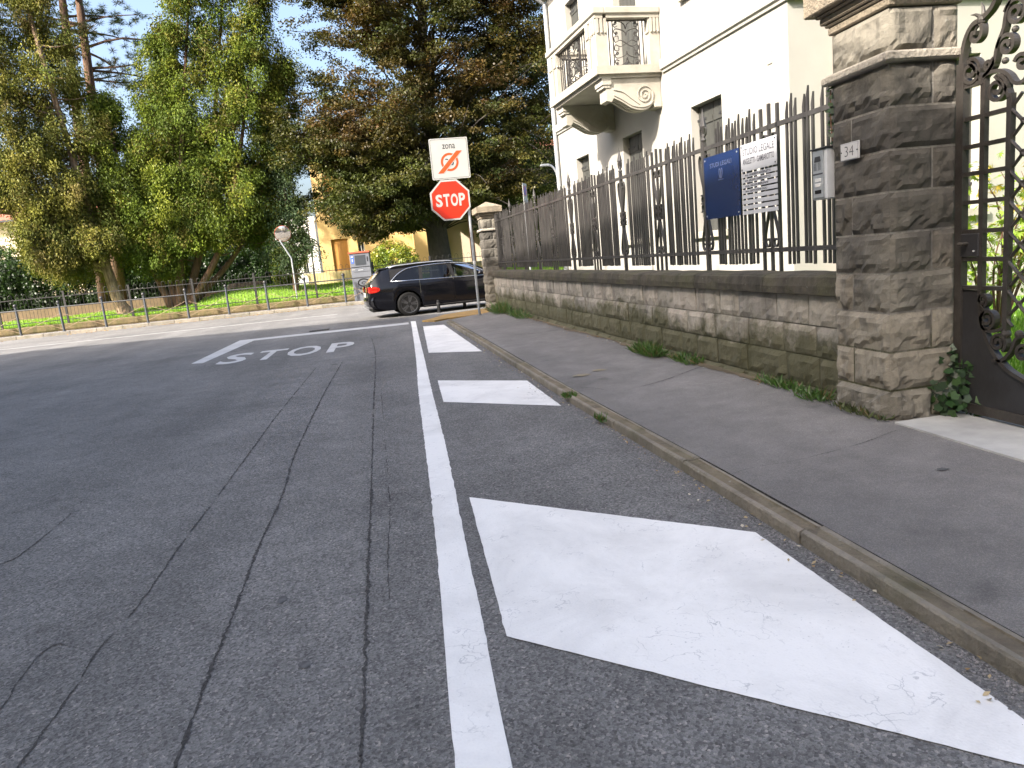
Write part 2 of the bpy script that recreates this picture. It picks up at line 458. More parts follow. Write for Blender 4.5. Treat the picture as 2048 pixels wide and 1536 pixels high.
class MB:
    """collects faces and links them as one mesh object"""
    def __init__(s):
        s.v, s.f = [], []

    def add(s, vs, fs):
        o = len(s.v)
        s.v.extend([tuple(map(float, p)) for p in vs])
        s.f.extend([tuple(i + o for i in f) for f in fs])
        return s

    def box(s, x0, x1, y0, y1, z0, z1, bev=0.0):
        if bev <= 0:
            return s.add([(x0, y0, z0), (x1, y0, z0), (x1, y1, z0), (x0, y1, z0), (x0, y0, z1), (x1, y0, z1), (x1, y1, z1), (x0, y1, z1)],
                         [(3, 2, 1, 0), (4, 5, 6, 7), (0, 1, 5, 4), (1, 2, 6, 5), (2, 3, 7, 6), (3, 0, 4, 7)])
        b = bev
        vs, fs = [], []
        for z, i in ((z0, b), (z0 + b, 0), (z1 - b, 0), (z1, b)):
            X0, X1, Y0, Y1 = x0 + i, x1 - i, y0 + i, y1 - i
            q = b * 0.7 if i == 0 else 0
            vs += [(X0 + q, Y0, z), (X1 - q, Y0, z), (X1, Y0 + q, z), (X1, Y1 - q, z), (X1 - q, Y1, z), (X0 + q, Y1, z), (X0, Y1 - q, z), (X0, Y0 + q, z)]
        for k in range(3):
            for j in range(8):
                a, c = k * 8 + j, k * 8 + (j + 1) % 8
                fs.append((a, c, c + 8, a + 8))
        fs.append(tuple(range(7, -1, -1)))
        fs.append(tuple(range(24, 32)))
        return s.add(vs, fs)

    def prism(s, poly, axis, a, b):
        """extrude a 2D polygon along axis (0,1,2) from a to b"""
        n = len(poly)

        def p3(p, d):
            if axis == 0:
                return (d, p[0], p[1])
            if axis == 1:
                return (p[0], d, p[1])
            return (p[0], p[1], d)
        vs = [p3(p, a) for p in poly] + [p3(p, b) for p in poly]
        fs = [tuple(range(n - 1, -1, -1)), tuple(range(n, 2 * n))]
        fs += [(i, (i + 1) % n, n + (i + 1) % n, n + i) for i in range(n)]
        return s.add(vs, fs)

    def tube(s, pts, r, n=8, cap=True):
        pts = [Vector(p) for p in pts]
        rs = r if isinstance(r, (list, tuple)) else [r] * len(pts)
        vs, fs = [], []
        prev = None
        for i, p in enumerate(pts):
            d = (pts[min(i + 1, len(pts) - 1)] - pts[max(i - 1, 0)])
            if d.length < 1e-9:
                d = Vector((0, 0, 1))
            d.normalize()
            if prev is None:
                a = Vector((1, 0, 0)) if abs(d.x) < 0.9 else Vector((0, 1, 0))
            else:
                a = prev
            u = (a - d * a.dot(d)).normalized()
            prev = u
            v = d.cross(u)
            for k in range(n):
                an = 2 * PI * k / n
                vs.append(p + (u * math.cos(an) + v * math.sin(an)) * rs[i])
        for i in range(len(pts) - 1):
            for k in range(n):
                a, b = i * n + k, i * n + (k + 1) % n
                fs.append((a, b, b + n, a + n))
        if cap:
            fs.append(tuple(range(n - 1, -1, -1)))
            fs.append(tuple(range((len(pts) - 1) * n, len(pts) * n)))
        return s.add(vs, fs)

    def strip(s, path, nrm, depth, thick):
        """flat bar swept along a planar path; depth along nrm, thick in the plane"""
        nrm = Vector(nrm).normalized()
        P = [Vector(p) for p in path]
        vs, fs = [], []
        for i, p in enumerate(P):
            d = P[min(i + 1, len(P) - 1)] - P[max(i - 1, 0)]
            if d.length < 1e-9:
                d = Vector((0, 0, 1))
            sd_ = nrm.cross(d.normalized())
            for a, b in ((-1, -1), (1, -1), (1, 1), (-1, 1)):
                vs.append(p + sd_ * (a * thick / 2) + nrm * (b * depth / 2))
        for i in range(len(P) - 1):
            for k in range(4):
                a, b = i * 4 + k, i * 4 + (k + 1) % 4
                fs.append((a, b, b + 4, a + 4))
        fs.append((3, 2, 1, 0))
        e = (len(P) - 1) * 4
        fs.append((e, e + 1, e + 2, e + 3))
        return s.add(vs, fs)

    def lathe(s, prof, c, n=16, axis=2):
        """prof: list of (r, h) around axis through c"""
        vs, fs = [], []
        for r_, h in prof:
            for k in range(n):
                a = 2 * PI * k / n
                q = [r_ * math.cos(a), r_ * math.sin(a)]
                if axis == 2:
                    vs.append((c[0] + q[0], c[1] + q[1], c[2] + h))
                elif axis == 1:
                    vs.append((c[0] + q[0], c[1] + h, c[2] + q[1]))
                else:
                    vs.append((c[0] + h, c[1] + q[0], c[2] + q[1]))
        for i in range(len(prof) - 1):
            for k in range(n):
                a, b = i * n + k, i * n + (k + 1) % n
                fs.append((a, b, b + n, a + n))
        fs.append(tuple(range(n - 1, -1, -1)))
        fs.append(tuple(range((len(prof) - 1) * n, len(prof) * n)))
        return s.add(vs, fs)

    def sphere(s, c, r, n=10, m_=6, sz=1.0):
        return s.lathe([(max(1e-4, r * math.sin(PI * i / m_)), -r * sz * math.cos(PI * i / m_)) for i in range(m_ + 1)], c, n)

    def mesh(s, name):
        me = bpy.data.meshes.new(name)
        me.from_pydata(s.v, [], s.f)
        me.update()
        return me

    def build(s, name, mt, parent=None, smooth=False, auto=None):
        me = s.mesh(name)
        me.materials.append(mt)
        if smooth:
            me.polygons.foreach_set('use_smooth', [True] * len(me.polygons))
            if auto:
                try:
                    me.set_sharp_from_angle(angle=R(auto))
                except Exception:
                    pass
        return link(name, me, parent)


def link(name, me, parent=None):
    o = bpy.data.objects.new(name, me)
    COL.objects.link(o)
    if parent is not None:
        o.parent = parent
    return o


def tag(o, label=None, cat=None, group=None, kind=None):
    if label:
        o['label'] = label
    if cat:
        o['category'] = cat
    if group:
        o['group'] = group
    if kind:
        o['kind'] = kind
    return o


def thing(name, label, cat, loc=(0, 0, 0), rot=(0, 0, 0), group=None):
    o = bpy.data.objects.new(name, None)
    COL.objects.link(o)
    o.location = loc
    o.rotation_euler = rot
    o.empty_display_size = 0.2
    return tag(o, label, cat, group)


def spiral(cx, cy, r0, r1, a0, a1, n=24):
    return [(cx + (r0 + (r1 - r0) * i / n) * math.cos(a0 + (a1 - a0) * i / n), cy + (r0 + (r1 - r0) * i / n) * math.sin(a0 + (a1 - a0) * i / n)) for i in range(n + 1)]


def smooth_path(pts, n=6):
    """Catmull-Rom through points of any dimension"""
    P = [np.array(p, float) for p in pts]
    P = [2 * P[0] - P[1]] + P + [2 * P[-1] - P[-2]]
    out = []
    for i in range(1, len(P) - 2):
        for k in range(n):
            t = k / n
            out.append(0.5 * ((2 * P[i]) + (-P[i - 1] + P[i + 1]) * t + (2 * P[i - 1] - 5 * P[i] + 4 * P[i + 1] - P[i + 2]) * t * t + (-P[i - 1] + 3 * P[i] - 3 * P[i + 1] + P[i + 2]) * t ** 3))
    out.append(P[-2])
    return [tuple(p) for p in out]


def text_mesh(txt, bold=0.0, extrude=0.0):
    """text outline as vertex list (x, y) and faces, scaled to unit height caps later"""
    cu = bpy.data.curves.new('txt', 'FONT')
    cu.body = txt
    cu.offset = bold
    cu.extrude = extrude
    cu.resolution_u = 3
    ob = bpy.data.objects.new('txt', cu)
    COL.objects.link(ob)
    dg = bpy.context.evaluated_depsgraph_get()
    me = bpy.data.meshes.new_from_object(ob.evaluated_get(dg))
    bpy.data.objects.remove(ob)
    bpy.data.curves.remove(cu)
    vs = np.array([v.co[:] for v in me.vertices])
    fs = [tuple(p.vertices) for p in me.polygons]
    bpy.data.meshes.remove(me)
    return vs, fs


def text_in(txt, x0, x1, y0, y1, bold=0.0):
    """text fitted into a rectangle, returned in 2D"""
    vs, fs = text_mesh(txt, bold)
    lo, hi = vs.min(0), vs.max(0)
    vs = vs.copy()
    vs[:, 0] = x0 + (vs[:, 0] - lo[0]) / max(hi[0] - lo[0], 1e-6) * (x1 - x0)
    vs[:, 1] = y0 + (vs[:, 1] - lo[1]) / max(hi[1] - lo[1], 1e-6) * (y1 - y0)
    return vs, fs


def rock_block(x0, x1, y0, y1, z0, z1, bulge=0.03, seed=0, faces=('x0',), nu=6, nz=4):
    """stone with split rock faces on the named sides, plain elsewhere"""
    mb = MB()
    mb.box(x0, x1, y0, y1, z0, z1)
    # drop plain sides that get a rock face
    keep = []
    idx = {'z0': 0, 'z1': 1, 'y0': 2, 'x1': 3, 'y1': 4, 'x0': 5}
    for k, i in idx.items():
        if k not in faces:
            keep.append(mb.f[i])
    mb.f = keep
    for fc in faces:
        if fc[0] == 'x':
            u0, u1 = y0, y1
        else:
            u0, u1 = x0, x1
        vs, fs = [], []
        for j in range(nz + 1):
            for i in range(nu + 1):
                u = u0 + (u1 - u0) * i / nu
                z = z0 + (z1 - z0) * j / nz
                du = min(i, nu - i) / nu * (u1 - u0)
                dz = min(j, nz - j) / nz * (z1 - z0)
                e = min(1.0, min(du, dz) / 0.03) if min(i, nu - i, j, nz - j) > 0 else 0.0
                h = mnoise.noise(Vector((u * 7 + seed * 3.1, z * 9, seed * 1.7)))
                h2 = mnoise.noise(Vector((u * 19 + seed, z * 21, seed * 5.3)))
                sc_ = max(0.0, mnoise.noise(Vector((u * 11 + seed, seed * 2.2, 0.0))) + 0.35) * 0.42
                lowcut = -1.0 if (j / nz < sc_ and j > 0) else 0.0
                d = bulge * e * (0.95 + 0.65 * h + 0.55 * h2 + lowcut)
                d = max(d, 0.0025 * e)
                if fc == 'x0':
                    vs.append((x0 - d, u, z))
                elif fc == 'x1':
                    vs.append((x1 + d, u, z))
                elif fc == 'y0':
                    vs.append((u, y0 - d, z))
                else:
                    vs.append((u, y1 + d, z))
        for j in range(nz):
            for i in range(nu):
                a = j * (nu + 1) + i
                q = (a, a + 1, a + nu + 2, a + nu + 1)
                fs.append(q if fc in ('y0', 'x1') else q[::-1])
        mb.add(vs, fs)
    return mb


# foliage -------------------------------------------------------------
def leaf_mesh(name, C, T, Nn, L, W, colr, mt, parent=None):
    """C centres, T long axes, Nn normals (n,3); L, W sizes (n,); colr (n,3)"""
    n = len(C)
    T = T / np.maximum(np.linalg.norm(T, axis=1, keepdims=True), 1e-6)
    B = np.cross(Nn, T)
    B = B / np.maximum(np.linalg.norm(B, axis=1, keepdims=True), 1e-6)
    L = np.asarray(L)[:, None] / 2
    W = np.asarray(W)[:, None] / 2
    Nv = np.cross(T, B)
    vs = np.empty((n, 4, 3))
    vs[:, 0] = C - T * L
    vs[:, 1] = C + B * W + Nv * W * 0.35
    vs[:, 2] = C + T * L
    vs[:, 3] = C - B * W + Nv * W * 0.35
    me = bpy.data.meshes.new(name)
    me.vertices.add(4 * n)
    me.vertices.foreach_set('co', vs.reshape(-1).astype(np.float32))
    me.loops.add(4 * n)
    me.loops.foreach_set('vertex_index', np.arange(4 * n, dtype=np.int32))
    me.polygons.add(n)
    me.polygons.foreach_set('loop_start', np.arange(0, 4 * n, 4, dtype=np.int32))
    me.polygons.foreach_set('loop_total', np.full(n, 4, dtype=np.int32))
    at = me.attributes.new('leaf_col', 'FLOAT_COLOR', 'POINT')
    cc = np.ones((n, 4, 4), np.float32)
    cc[:, :, :3] = np.asarray(colr)[:, None, :]
    at.data.foreach_set('color', cc.reshape(-1))
    me.materials.append(mt)
    me.update()
    me.validate()
    return link(name, me, parent)


def unit(n):
    v = rng.normal(size=(n, 3))
    return v / np.linalg.norm(v, axis=1, keepdims=True)


def clusters_to_leaves(cc, rad, per, flat, axis_out, droop, L, W, cols, nbias=(0, 0, 1), nb=0.8, jitter=0.25, centre=None):
    """expand cluster centres into leaves"""
    n = len(cc)
    idx = np.repeat(np.arange(n), per)
    k = len(idx)
    off = unit(k) * (rng.random(k) ** 0.45)[:, None]
    off *= rad[idx][:, None]
    off[:, 2] *= flat
    C = cc[idx] + off
    if centre is not None:
        out = C - centre[idx]
        out[:, 2] *= 0.3
        out /= np.maximum(np.linalg.norm(out, axis=1, keepdims=True), 1e-6)
    else:
        out = unit(k)
    T = out * axis_out + unit(k) * 0.7
    T[:, 2] -= droop
    NN = np.array(nbias)[None, :] * nb + unit(k) * 0.8 + out * 0.25
    l = L * (0.6 + 0.8 * rng.random(k))
    wd = W * (0.6 + 0.8 * rng.random(k))
    col = cols[idx] * (1 + jitter * rng.normal(size=(k, 1))).clip(0.4, 1.8)
    return C, T, NN, l, wd, col


def in_front_seed():
    return rng.random()


# =================================================================== SETTING
def struct(name, mb, mt, parent=None, smooth=False):
    o = mb.build(name, mt, parent, smooth)
    if parent is None:
        o['kind'] = 'structure'
    return o


def flat_poly(poly, z):
    mb = MB()
    return mb.add([(x, y, z) for x, y in poly], [tuple(range(len(poly)))])


def area2(poly):
    return sum(poly[i][0] * poly[(i + 1) % len(poly)][1] - poly[(i + 1) % len(poly)][0] * poly[i][1] for i in range(len(poly))) / 2


def ccw(poly):
    return poly if area2(poly) > 0 else poly[::-1]


struct('ground', flat_poly([(-400, -400), (400, -400), (400, 600), (-400, 600)], -0.06), M['earth'])
road = struct('road', flat_poly([(-90, -45), (90, -45), (90, 31.3), (-90, 31.3)], 0.0), M['asphalt'])

# ---- right footway with its kerb
KERB = [(2.011, -8.336), (1.834, -2.084), (1.73, 0.208), (1.68, 1.615), (1.667, 2.438), (1.652, 3.189), (1.636, 3.96), (1.589, 5.314), (1.553, 6.408), (1.532, 7.398), (1.49, 9.899), (1.443, 12.504), (1.386, 15.213), (1.344, 16.568), (1.346, 16.614), (1.499, 17.019), (1.785, 17.221), (2.244, 17.422), (2.856, 17.726), (5.1, 18.786), (12.24, 21.816)]


def resample(poly, step, phase=0.0):
    P = [Vector(p) for p in poly]
    d = [0]
    for i in range(1, len(P)):
        d.append(d[-1] + (P[i] - P[i - 1]).length)
    out = []
    s = phase
    while s <= d[-1]:
        i = max(j for j in range(len(d)) if d[j] <= s + 1e-9)
        i = min(i, len(P) - 2)
        t = (s - d[i]) / max(d[i + 1] - d[i], 1e-9)
        out.append(P[i].lerp(P[i + 1], t))
        s += step
    return out


def offset_poly(pts, off):
    out = []
    for i, p in enumerate(pts):
        d = (pts[min(i + 1, len(pts) - 1)] - pts[max(i - 1, 0)]).normalized()
        out.append(p + Vector((d.y, -d.x)) * off)
    return out


fine = resample(smooth_path(KERB, 5), 0.10)
inner = offset_poly(fine, 0.125)
walk_edge = [(p.x, p.y) for p in inner]


def walk_z(x, y):
    """the footway falls from the wall towards the kerb"""
    xk = float(np.interp(y, [p[1] for p in KERB[:14]], [p[0] for p in KERB[:14]])) + 0.12
    return 0.064 + 0.054 * min(1.0, max(0.0, (x - xk) / (3.1 - xk)))


vs, fs = [], []
for p in inner:
    yw = min(p.y, 17.55)
    xw = 3.9 if yw < 4.4 else 3.2 - 0.03 * (yw - 4.75) + 0.1
    xw = max(xw, p.x + 0.02)
    q = Vector((xw, yw)) if p.y < 17.55 else Vector((p.x + 0.4, p.y - 0.9))
    for k in range(7):
        r_ = p.lerp(q, k / 6)
        vs.append((r_.x, r_.y, walk_z(r_.x, min(r_.y, 16.5)) if p.y < 17.55 else 0.064))
for i in range(len(inner) - 1):
    for k in range(6):
        a = i * 7 + k
        fs.append((a, a + 1, a + 8, a + 7))
foot = struct('footway', MB().add(vs, fs), M['walk'])
mbj = MB()
n = len(inner)
mbj.add([(p.x, p.y, 0.064) for p in inner] + [(p.x, p.y, -0.03) for p in inner], [(i, i + 1, n + i + 1, n + i) for i in range(n - 1)])
mbj.build('footway_edge', M['crack'], foot)
kerb = thing('kerb', None, None)
kerb['kind'] = 'structure'
joint_phase = 0
seg = 12
k0 = 3
prof = [(0.0, -0.03), (0.0, 0.056), (0.007, 0.064), (0.026, 0.066), (0.032, 0.060), (0.088, 0.060), (0.094, 0.066), (0.112, 0.066), (0.117, 0.060), (0.117, -0.03)]
while k0 + seg < len(fine):
    pts = fine[k0:k0 + seg + 1]
    nr = []
    for i in range(len(pts)):
        d = (fine[min(k0 + i + 1, len(fine) - 1)] - fine[max(k0 + i - 1, 0)]).normalized()
        nr.append(d)
    dz, dx = random.uniform(-0.003, 0.003), random.uniform(-0.004, 0.004)
    vs, fs = [], []
    st = [0, 4, 8, seg] if random.random() < 2 else [0, seg]
    for a in st:
        p, d = pts[a], nr[a]
        sh = 0.006 if a == 0 else (-0.006 if a == seg else 0)
        for o, z in prof:
            q = p + d * sh + Vector((d.y, -d.x)) * (o + dx)
            vs.append((q.x + random.uniform(-.0015, .0015), q.y, z + dz + random.uniform(-.002, .002)))
    np_ = len(prof)
    for a in range(len(st) - 1):
        for j in range(np_ - 1):
            b = a * np_ + j
            fs.append((b, b + np_, b + np_ + 1, b + 1))
    fs.append(tuple(range(np_)))
    fs.append(tuple(range((len(st)) * np_ - 1, (len(st) - 1) * np_ - 1, -1)))
    mb = MB()
    mb.add(vs, fs)
    ks = mb.build('kerb_stone', M['kerb'], kerb)
    ks.data.materials.append(M['kerbpan'])
    for a in range(len(st) - 1):
        ks.data.polygons[a * (np_ - 1) + 4].material_index = 1
        ks.data.polygons[a * (np_ - 1) + 5].material_index = 1 if random.random() < 0.3 else 0
    k0 += seg

# pale concrete threshold in front of the gate
struct('gate_threshold', MB().box(3.03, 3.72, 0.9, 3.93, 0.02, 0.1245), M['slab'])
# left footway of the side street (behind and beside the camera)
struct('left_footway', flat_poly(ccw([(-6.9, -40), (-7.1, 11.2), (-8.2, 13.2), (-10.5, 14.4), (-60, 26), (-60, -40)]), 0.12), M['walk'])
lk = thing('left_kerb', None, None)
lk['kind'] = 'structure'
lp = resample([(-6.8, -40), (-7.0, 11.2), (-8.1, 13.3), (-10.4, 14.55), (-40, 21.3)], 1.2)
for i in range(len(lp) - 1):
    a, b = lp[i], lp[i + 1]
    d = (b - a).normalized()
    nrm = Vector((-d.y, d.x))
    a, b = a + d * 0.006, b - d * 0.006
    q = [a, b, b + nrm * 0.13, a + nrm * 0.13]
    MB().prism([(p.x, p.y) for p in q][::-1], 2, -0.02, 0.123).build('kerb_stone', M['kerb'], lk)

# far footway, its kerb and the park lawn
struct('far_footway', flat_poly([(-90, 31.45), (90, 31.45), (90, 32.42), (-90, 32.42)], 0.12), M['walk'])
fk = thing('far_kerb', None, None)
fk['kind'] = 'structure'
proto = None
for i in range(46):
    x = -28 + 0.98 * i
    if proto is None:
        proto = MB().box(0, 0.965, 31.28, 31.45, -0.02, 0.125, 0.012).build('kerb_stone', M['kerb'], fk)
        o = proto
    else:
        o = proto.copy()
        COL.objects.link(o)
        o.parent = fk
    o.location = (x, random.uniform(-.006, .006), random.uniform(-.006, .004))


def lawn_z(x, y):
    f = min(1, max(0, (y - 32.6) / 5.5))
    right = 1 / (1 + math.exp(-(x + 8.3) * 1.6))
    z = 0.37 + (0.12 + 0.26 * right) * f + 0.08 * min(1, max(0, (y - 38) / 10))
    z += 0.42 * math.exp(-((x + 6.5) ** 2 / 5.0 + (y - 38.2) ** 2 / 7.0))
    z += 0.05 * mnoise.noise(Vector((x * 0.4, y * 0.4, 2)))
    return z


vs, fs = [], []
nx, ny = 110, 34
for j in range(ny + 1):
    for i in range(nx + 1):
        x = -40 + 70 * i / nx
        y = 32.62 + (64 - 32.62) * (j / ny) ** 1.3
        vs.append((x, y, lawn_z(x, y)))
for j in range(ny):
    for i in range(nx):
        a = j * (nx + 1) + i
        fs.append((a, a + 1, a + nx + 2, a + nx + 1))
lawn = struct('lawn', MB().add(vs, fs), M['lawn'], smooth=True)
# garden lawn behind the gate and the fence
struct('garden_ground', flat_poly(ccw([(3.56, -6), (30, -6), (30, 26), (9, 20), (2.95, 17.9), (3.3, 4.8), (3.56, 4.2)]), 0.132), M['lawn'])


def grass(name, n, fx, fz, h, wd, c1, c2):
    P = np.array([fx() for _ in range(n)])
    z = np.array([fz(p[0], p[1]) for p in P])
    hh = h * (0.5 + rng.random(n))
    T = np.stack([rng.normal(size=n) * 0.35, rng.normal(size=n) * 0.35, np.ones(n)], 1)
    C = np.stack([P[:, 0], P[:, 1], z + hh * 0.4], 1)
    f = rng.random((n, 1))
    cl = np.array(c1)[None, :] * f + np.array(c2)[None, :] * (1 - f)
    o = leaf_mesh(name, C, T, unit(n), hh, np.full(n, wd), cl, M['grass'])
    o['kind'] = 'stuff'
    return o


grass('lawn_grass', 60000, lambda: (random.uniform(-20, 9), 32.66 + 12 * random.random() ** 1.6), lawn_z, 0.085, 0.022, (0.21, 0.36, 0.018), (0.13, 0.25, 0.014))
grass('garden_grass', 14000, lambda: (random.uniform(3.6, 8.5), random.uniform(2.5, 8.5)), lambda x, y: 0.132, 0.10, 0.014, (0.16, 0.30, 0.03), (0.08, 0.19, 0.02))

# ---- road markings (each sheet 4 mm up)
def marking(name, poly, mt, label, z=0.004, jag=0.0013, group=None):
    P = []
    n_ = len(poly)
    for i in range(n_):
        a, b = Vector(poly[i]), Vector(poly[(i + 1) % n_])
        L = (b - a).length
        k = max(1, min(60, int(L / 0.05)))
        for j in range(k):
            q = a.lerp(b, j / k)
            if j:
                q += Vector((random.gauss(0, jag), random.gauss(0, jag)))
            P.append((q.x, q.y))
    P = ccw(P)
    o = MB().add([(x, y, z) for x, y in P], [tuple(range(len(P)))]).build(name, mt)
    return tag(o, label, 'road marking', group)


EL = smooth_path([(0.60, 18.44), (0.49, 14.71), (0.36, 10.69), (0.255, 8.03), (0.18, 5.64), (0.115, 3.63), (0.075, 2.68), (0.05, 2.17), (0.035, 1.79), (0.0, 0.6), (-0.05, -1.5)], 5)
ER = smooth_path([(0.72, 18.36), (0.60, 14.6), (0.485, 10.69), (0.40, 8.03), (0.335, 5.64), (0.26, 3.64), (0.222, 2.63), (0.20, 2.12), (0.187, 1.75), (0.155, 0.6), (0.11, -1.5)], 5)
marking('edge_line', [tuple(p) for p in EL] + [tuple(p) for p in ER[::-1]], M['paint'], 'long narrow wavy white line painted along the right side of the lane', jag=0.002)
marking('zebra_block', [(0.80, 16.52), (1.26, 16.35), (1.36, 10.78), (0.59, 11.37)], M['paint'], 'white painted block nearest the stop sign, long and narrow, at the kerb corner', group='white hatch blocks beside the kerb')
marking('zebra_block', [(0.51, 8.52), (1.44, 7.75), (1.45, 6.22), (0.46, 7.12)], M['paint'], 'middle white painted block beside the kerb, a small slanted quadrilateral', group='white hatch blocks beside the kerb')
marking('zebra_block', [(0.35, 4.06), (1.555, 2.95), (1.56, 1.62), (1.55, 1.25), (0.29, 2.43)], M['paint'], 'largest white painted block, close in the foreground with scuffed right side', group='white hatch blocks beside the kerb')
marking('stop_line', [(-3.51, 18.28), (0.53, 18.18), (0.52, 17.58), (-3.10, 17.75), (-3.34, 13.75), (-3.57, 13.87)], M['oldpaint'], 'worn white stop line across the lane with its tail along the centre')
for ch, xa, xb in (('S', -3.04, -2.56), ('T', -2.46, -1.94), ('O', -1.87, -1.27), ('P', -1.12, -0.66)):
    vs, fs = text_in(ch, xa, xb, 13.15, 14.78, 0.02)
    o = MB().add([(a, b, 0.004) for a, b, _ in vs], fs).build('road_letter', M['oldpaint'])
    tag(o, 'white letter %s of the word STOP painted on the road' % ch, 'road marking', 'letters of STOP on the road')
marking('edge_line', [(-14.5, 25.20), (-5.0, 25.35), (-1.6, 25.45), (-1.6, 25.33), (-5.0, 25.23), (-14.5, 25.08)], M['oldpaint'], 'thin faded white line along the sunlit far lane of the crossing street', jag=0.01)

# ---- cracks in the asphalt, built as thin broken ribbons lying in the surface
def crack(path, w0, z, parent, gap=0.12, zf=None):
    P = smooth_path(path, 6)
    pts = resample(P, 0.013)
    mb = MB()
    run = []
    loose = []
    ph = random.random() * 9
    for i, p in enumerate(pts):
        d = (pts[min(i + 1, len(pts) - 1)] - pts[max(i - 1, 0)]).normalized()
        nn = Vector((-d.y, d.x))
        wv = w0 * max(0.15, 0.75 + 0.9 * mnoise.noise(Vector((p.x * 9, p.y * 9, ph)))) * random.uniform(0.6, 1.25)
        c = p + nn * (0.0055 * mnoise.noise(Vector((p.x * 14, p.y * 14, ph + 3))) + random.gauss(0, w0 * 0.12))
        brk = mnoise.noise(Vector((p.x * 5, p.y * 5, ph + 7))) > 0.5 - gap
        if brk:
            run = []
            continue
        a = len(mb.v)
        if zf:
            z = zf(c.x, c.y) + 0.004
        wa, wb = wv * random.uniform(0.15, 0.85), wv * random.uniform(0.15, 0.85)
        mb.v += [(c.x + nn.x * wa, c.y + nn.y * wa, z), (c.x - nn.x * wb, c.y - nn.y * wb, z)]
        # crumbled grains beside the crack
        if random.random() < 0.5:
            g_ = c + nn * random.gauss(0, w0 * 0.9) + d * random.uniform(-.01, .01)
            q_ = w0 * random.uniform(0.10, 0.28)
            loose.append((g_.x, g_.y, z, q_))
        if run:
            q = run[-1]
            mb.f.append((q, q + 1, a + 1, a))
        run.append(a)
    for gx, gy, gz, q_ in loose:
        a0 = random.uniform(0, 6)
        mb.add([(gx + q_ * math.cos(a0 + k * 1.57) * random.uniform(0.6, 1.2), gy + q_ * 1.3 * math.sin(a0 + k * 1.57), gz) for k in range(4)], [(0, 1, 2, 3)])
    o = mb.build('crack', M['crack'], parent)
    o['kind'] = 'stuff'
    return o


RC = [([(-0.342, 15.068), (-0.255, 12.703), (-0.231, 10.114), (-0.233, 7.743), (-0.227, 5.539), (-0.223, 4.291), (-0.222, 2.93), (-0.221, 2.202), (-0.222, 1.874), (-0.22, 0.5)], 0.015, 0.0),
      ([(-1.12, 11.2), (-1.167, 9.309), (-1.208, 7.568), (-1.218, 6.013), (-1.226, 4.77), (-1.239, 4.026), (-1.229, 3.42), (-1.243, 3.063), (-1.264, 2.849), (-1.243, 2.482), (-1.25, 1.2)], 0.011, 0.14),
      ([(-0.75, 11.5), (-0.809, 9.031), (-0.829, 7.071), (-0.829, 5.717), (-0.79, 4.665), (-0.795, 3.8), (-0.78, 3.048), (-0.775, 2.642), (-0.766, 2.272), (-0.758, 2.039), (-0.75, 1.2)], 0.014, 0.10),
      ([(-0.158, 8.346), (-0.134, 6.404), (-0.117, 4.665), (-0.112, 4.053), (-0.132, 3.325), (-0.128, 2.895)], 0.006, 0.28),
      ([(-2.18, 5.192), (-2.146, 4.897), (-2.135, 4.45), (-2.142, 4.168), (-2.187, 4.104), (-2.3, 3.7)], 0.010, 0.25),
      ([(-1.264, 2.849), (-1.40, 2.96), (-1.468, 2.998), (-1.497, 2.893), (-1.48, 2.698), (-1.463, 2.554), (-1.5, 2.2)], 0.007, 0.2),
      ([(-0.05, 4.4), (0.04, 4.2), (0.10, 4.05)], 0.004, 0.3)]
for pth, wd, gp in RC:
    crack(pth, wd, 0.003, road, gp)
for pth, wd, gp in (([(1.661, 6.554), (1.793, 6.45), (1.877, 6.265)], 0.012, 0.2),
                    ([(1.919, 6.147), (2.008, 6.078), (2.125, 6.129), (2.336, 6.197), (2.567, 6.321), (2.93, 6.56), (3.2, 6.651)], 0.012, 0.1),
                    ([(1.70, 3.551), (1.912, 3.593), (2.148, 3.573), (2.57, 3.639), (2.924, 3.754)], 0.004, 0.1)):
    crack([(a * 1.012, b * 1.012) for a, b in pth], wd, 0.0, foot, gp, walk_z)


def blob(cx, cy, rx, ry, z, mt, name, parent, k=18, rough=0.25):
    ph = random.random() * 20
    P = []
    for i in range(k):
        a = 2 * PI * i / k
        q = 1 + rough * mnoise.noise(Vector((math.cos(a) * 1.5, math.sin(a) * 1.5, ph))) * 1.6
        P.append((cx + rx * q * math.cos(a), cy + ry * q * math.sin(a), z))
    return MB().add(P, [tuple(range(k))]).build(name, mt, parent)


blob(-0.587, 3.07, 0.022, 0.035, 0.0035, M['oil'], 'oil_spot', road)
blob(-0.435, 2.489, 0.022, 0.026, 0.0035, M['oil'], 'oil_spot', road)
blob(2.66, 3.10, 0.030, 0.022, walk_z(2.66, 3.1) + 0.005, M['oil'], 'oil_spot', foot)
blob(1.93, 7.24, 0.10, 0.07, walk_z(1.93, 7.24) + 0.006, M['yellowstain'], 'paint_stain', foot)
blob(2.16, 7.36, 0.08, 0.05, walk_z(2.16, 7.36) + 0.006, M['yellowstain'], 'paint_stain', foot)
# dark strip of damp dirt at the foot of the wall
mbd = MB()
P = []
for i in range(140):
    y = 4.9 + i * 0.085
    xw = 3.2 - 0.03 * (y - 4.75)
    P.append((xw + 0.02, y, 0.1225))
    P.append((xw - 0.06 - 0.13 * max(0, 0.4 + mnoise.noise(Vector((y * 1.1, 3, 0)))) - 0.03 * random.random(), y, 0.1195))
mbd.add(P, [(2 * i, 2 * i + 2, 2 * i + 3, 2 * i + 1) for i in range(139)])
mbd.build('damp_dirt', M['earth'], foot)['kind'] = 'stuff'

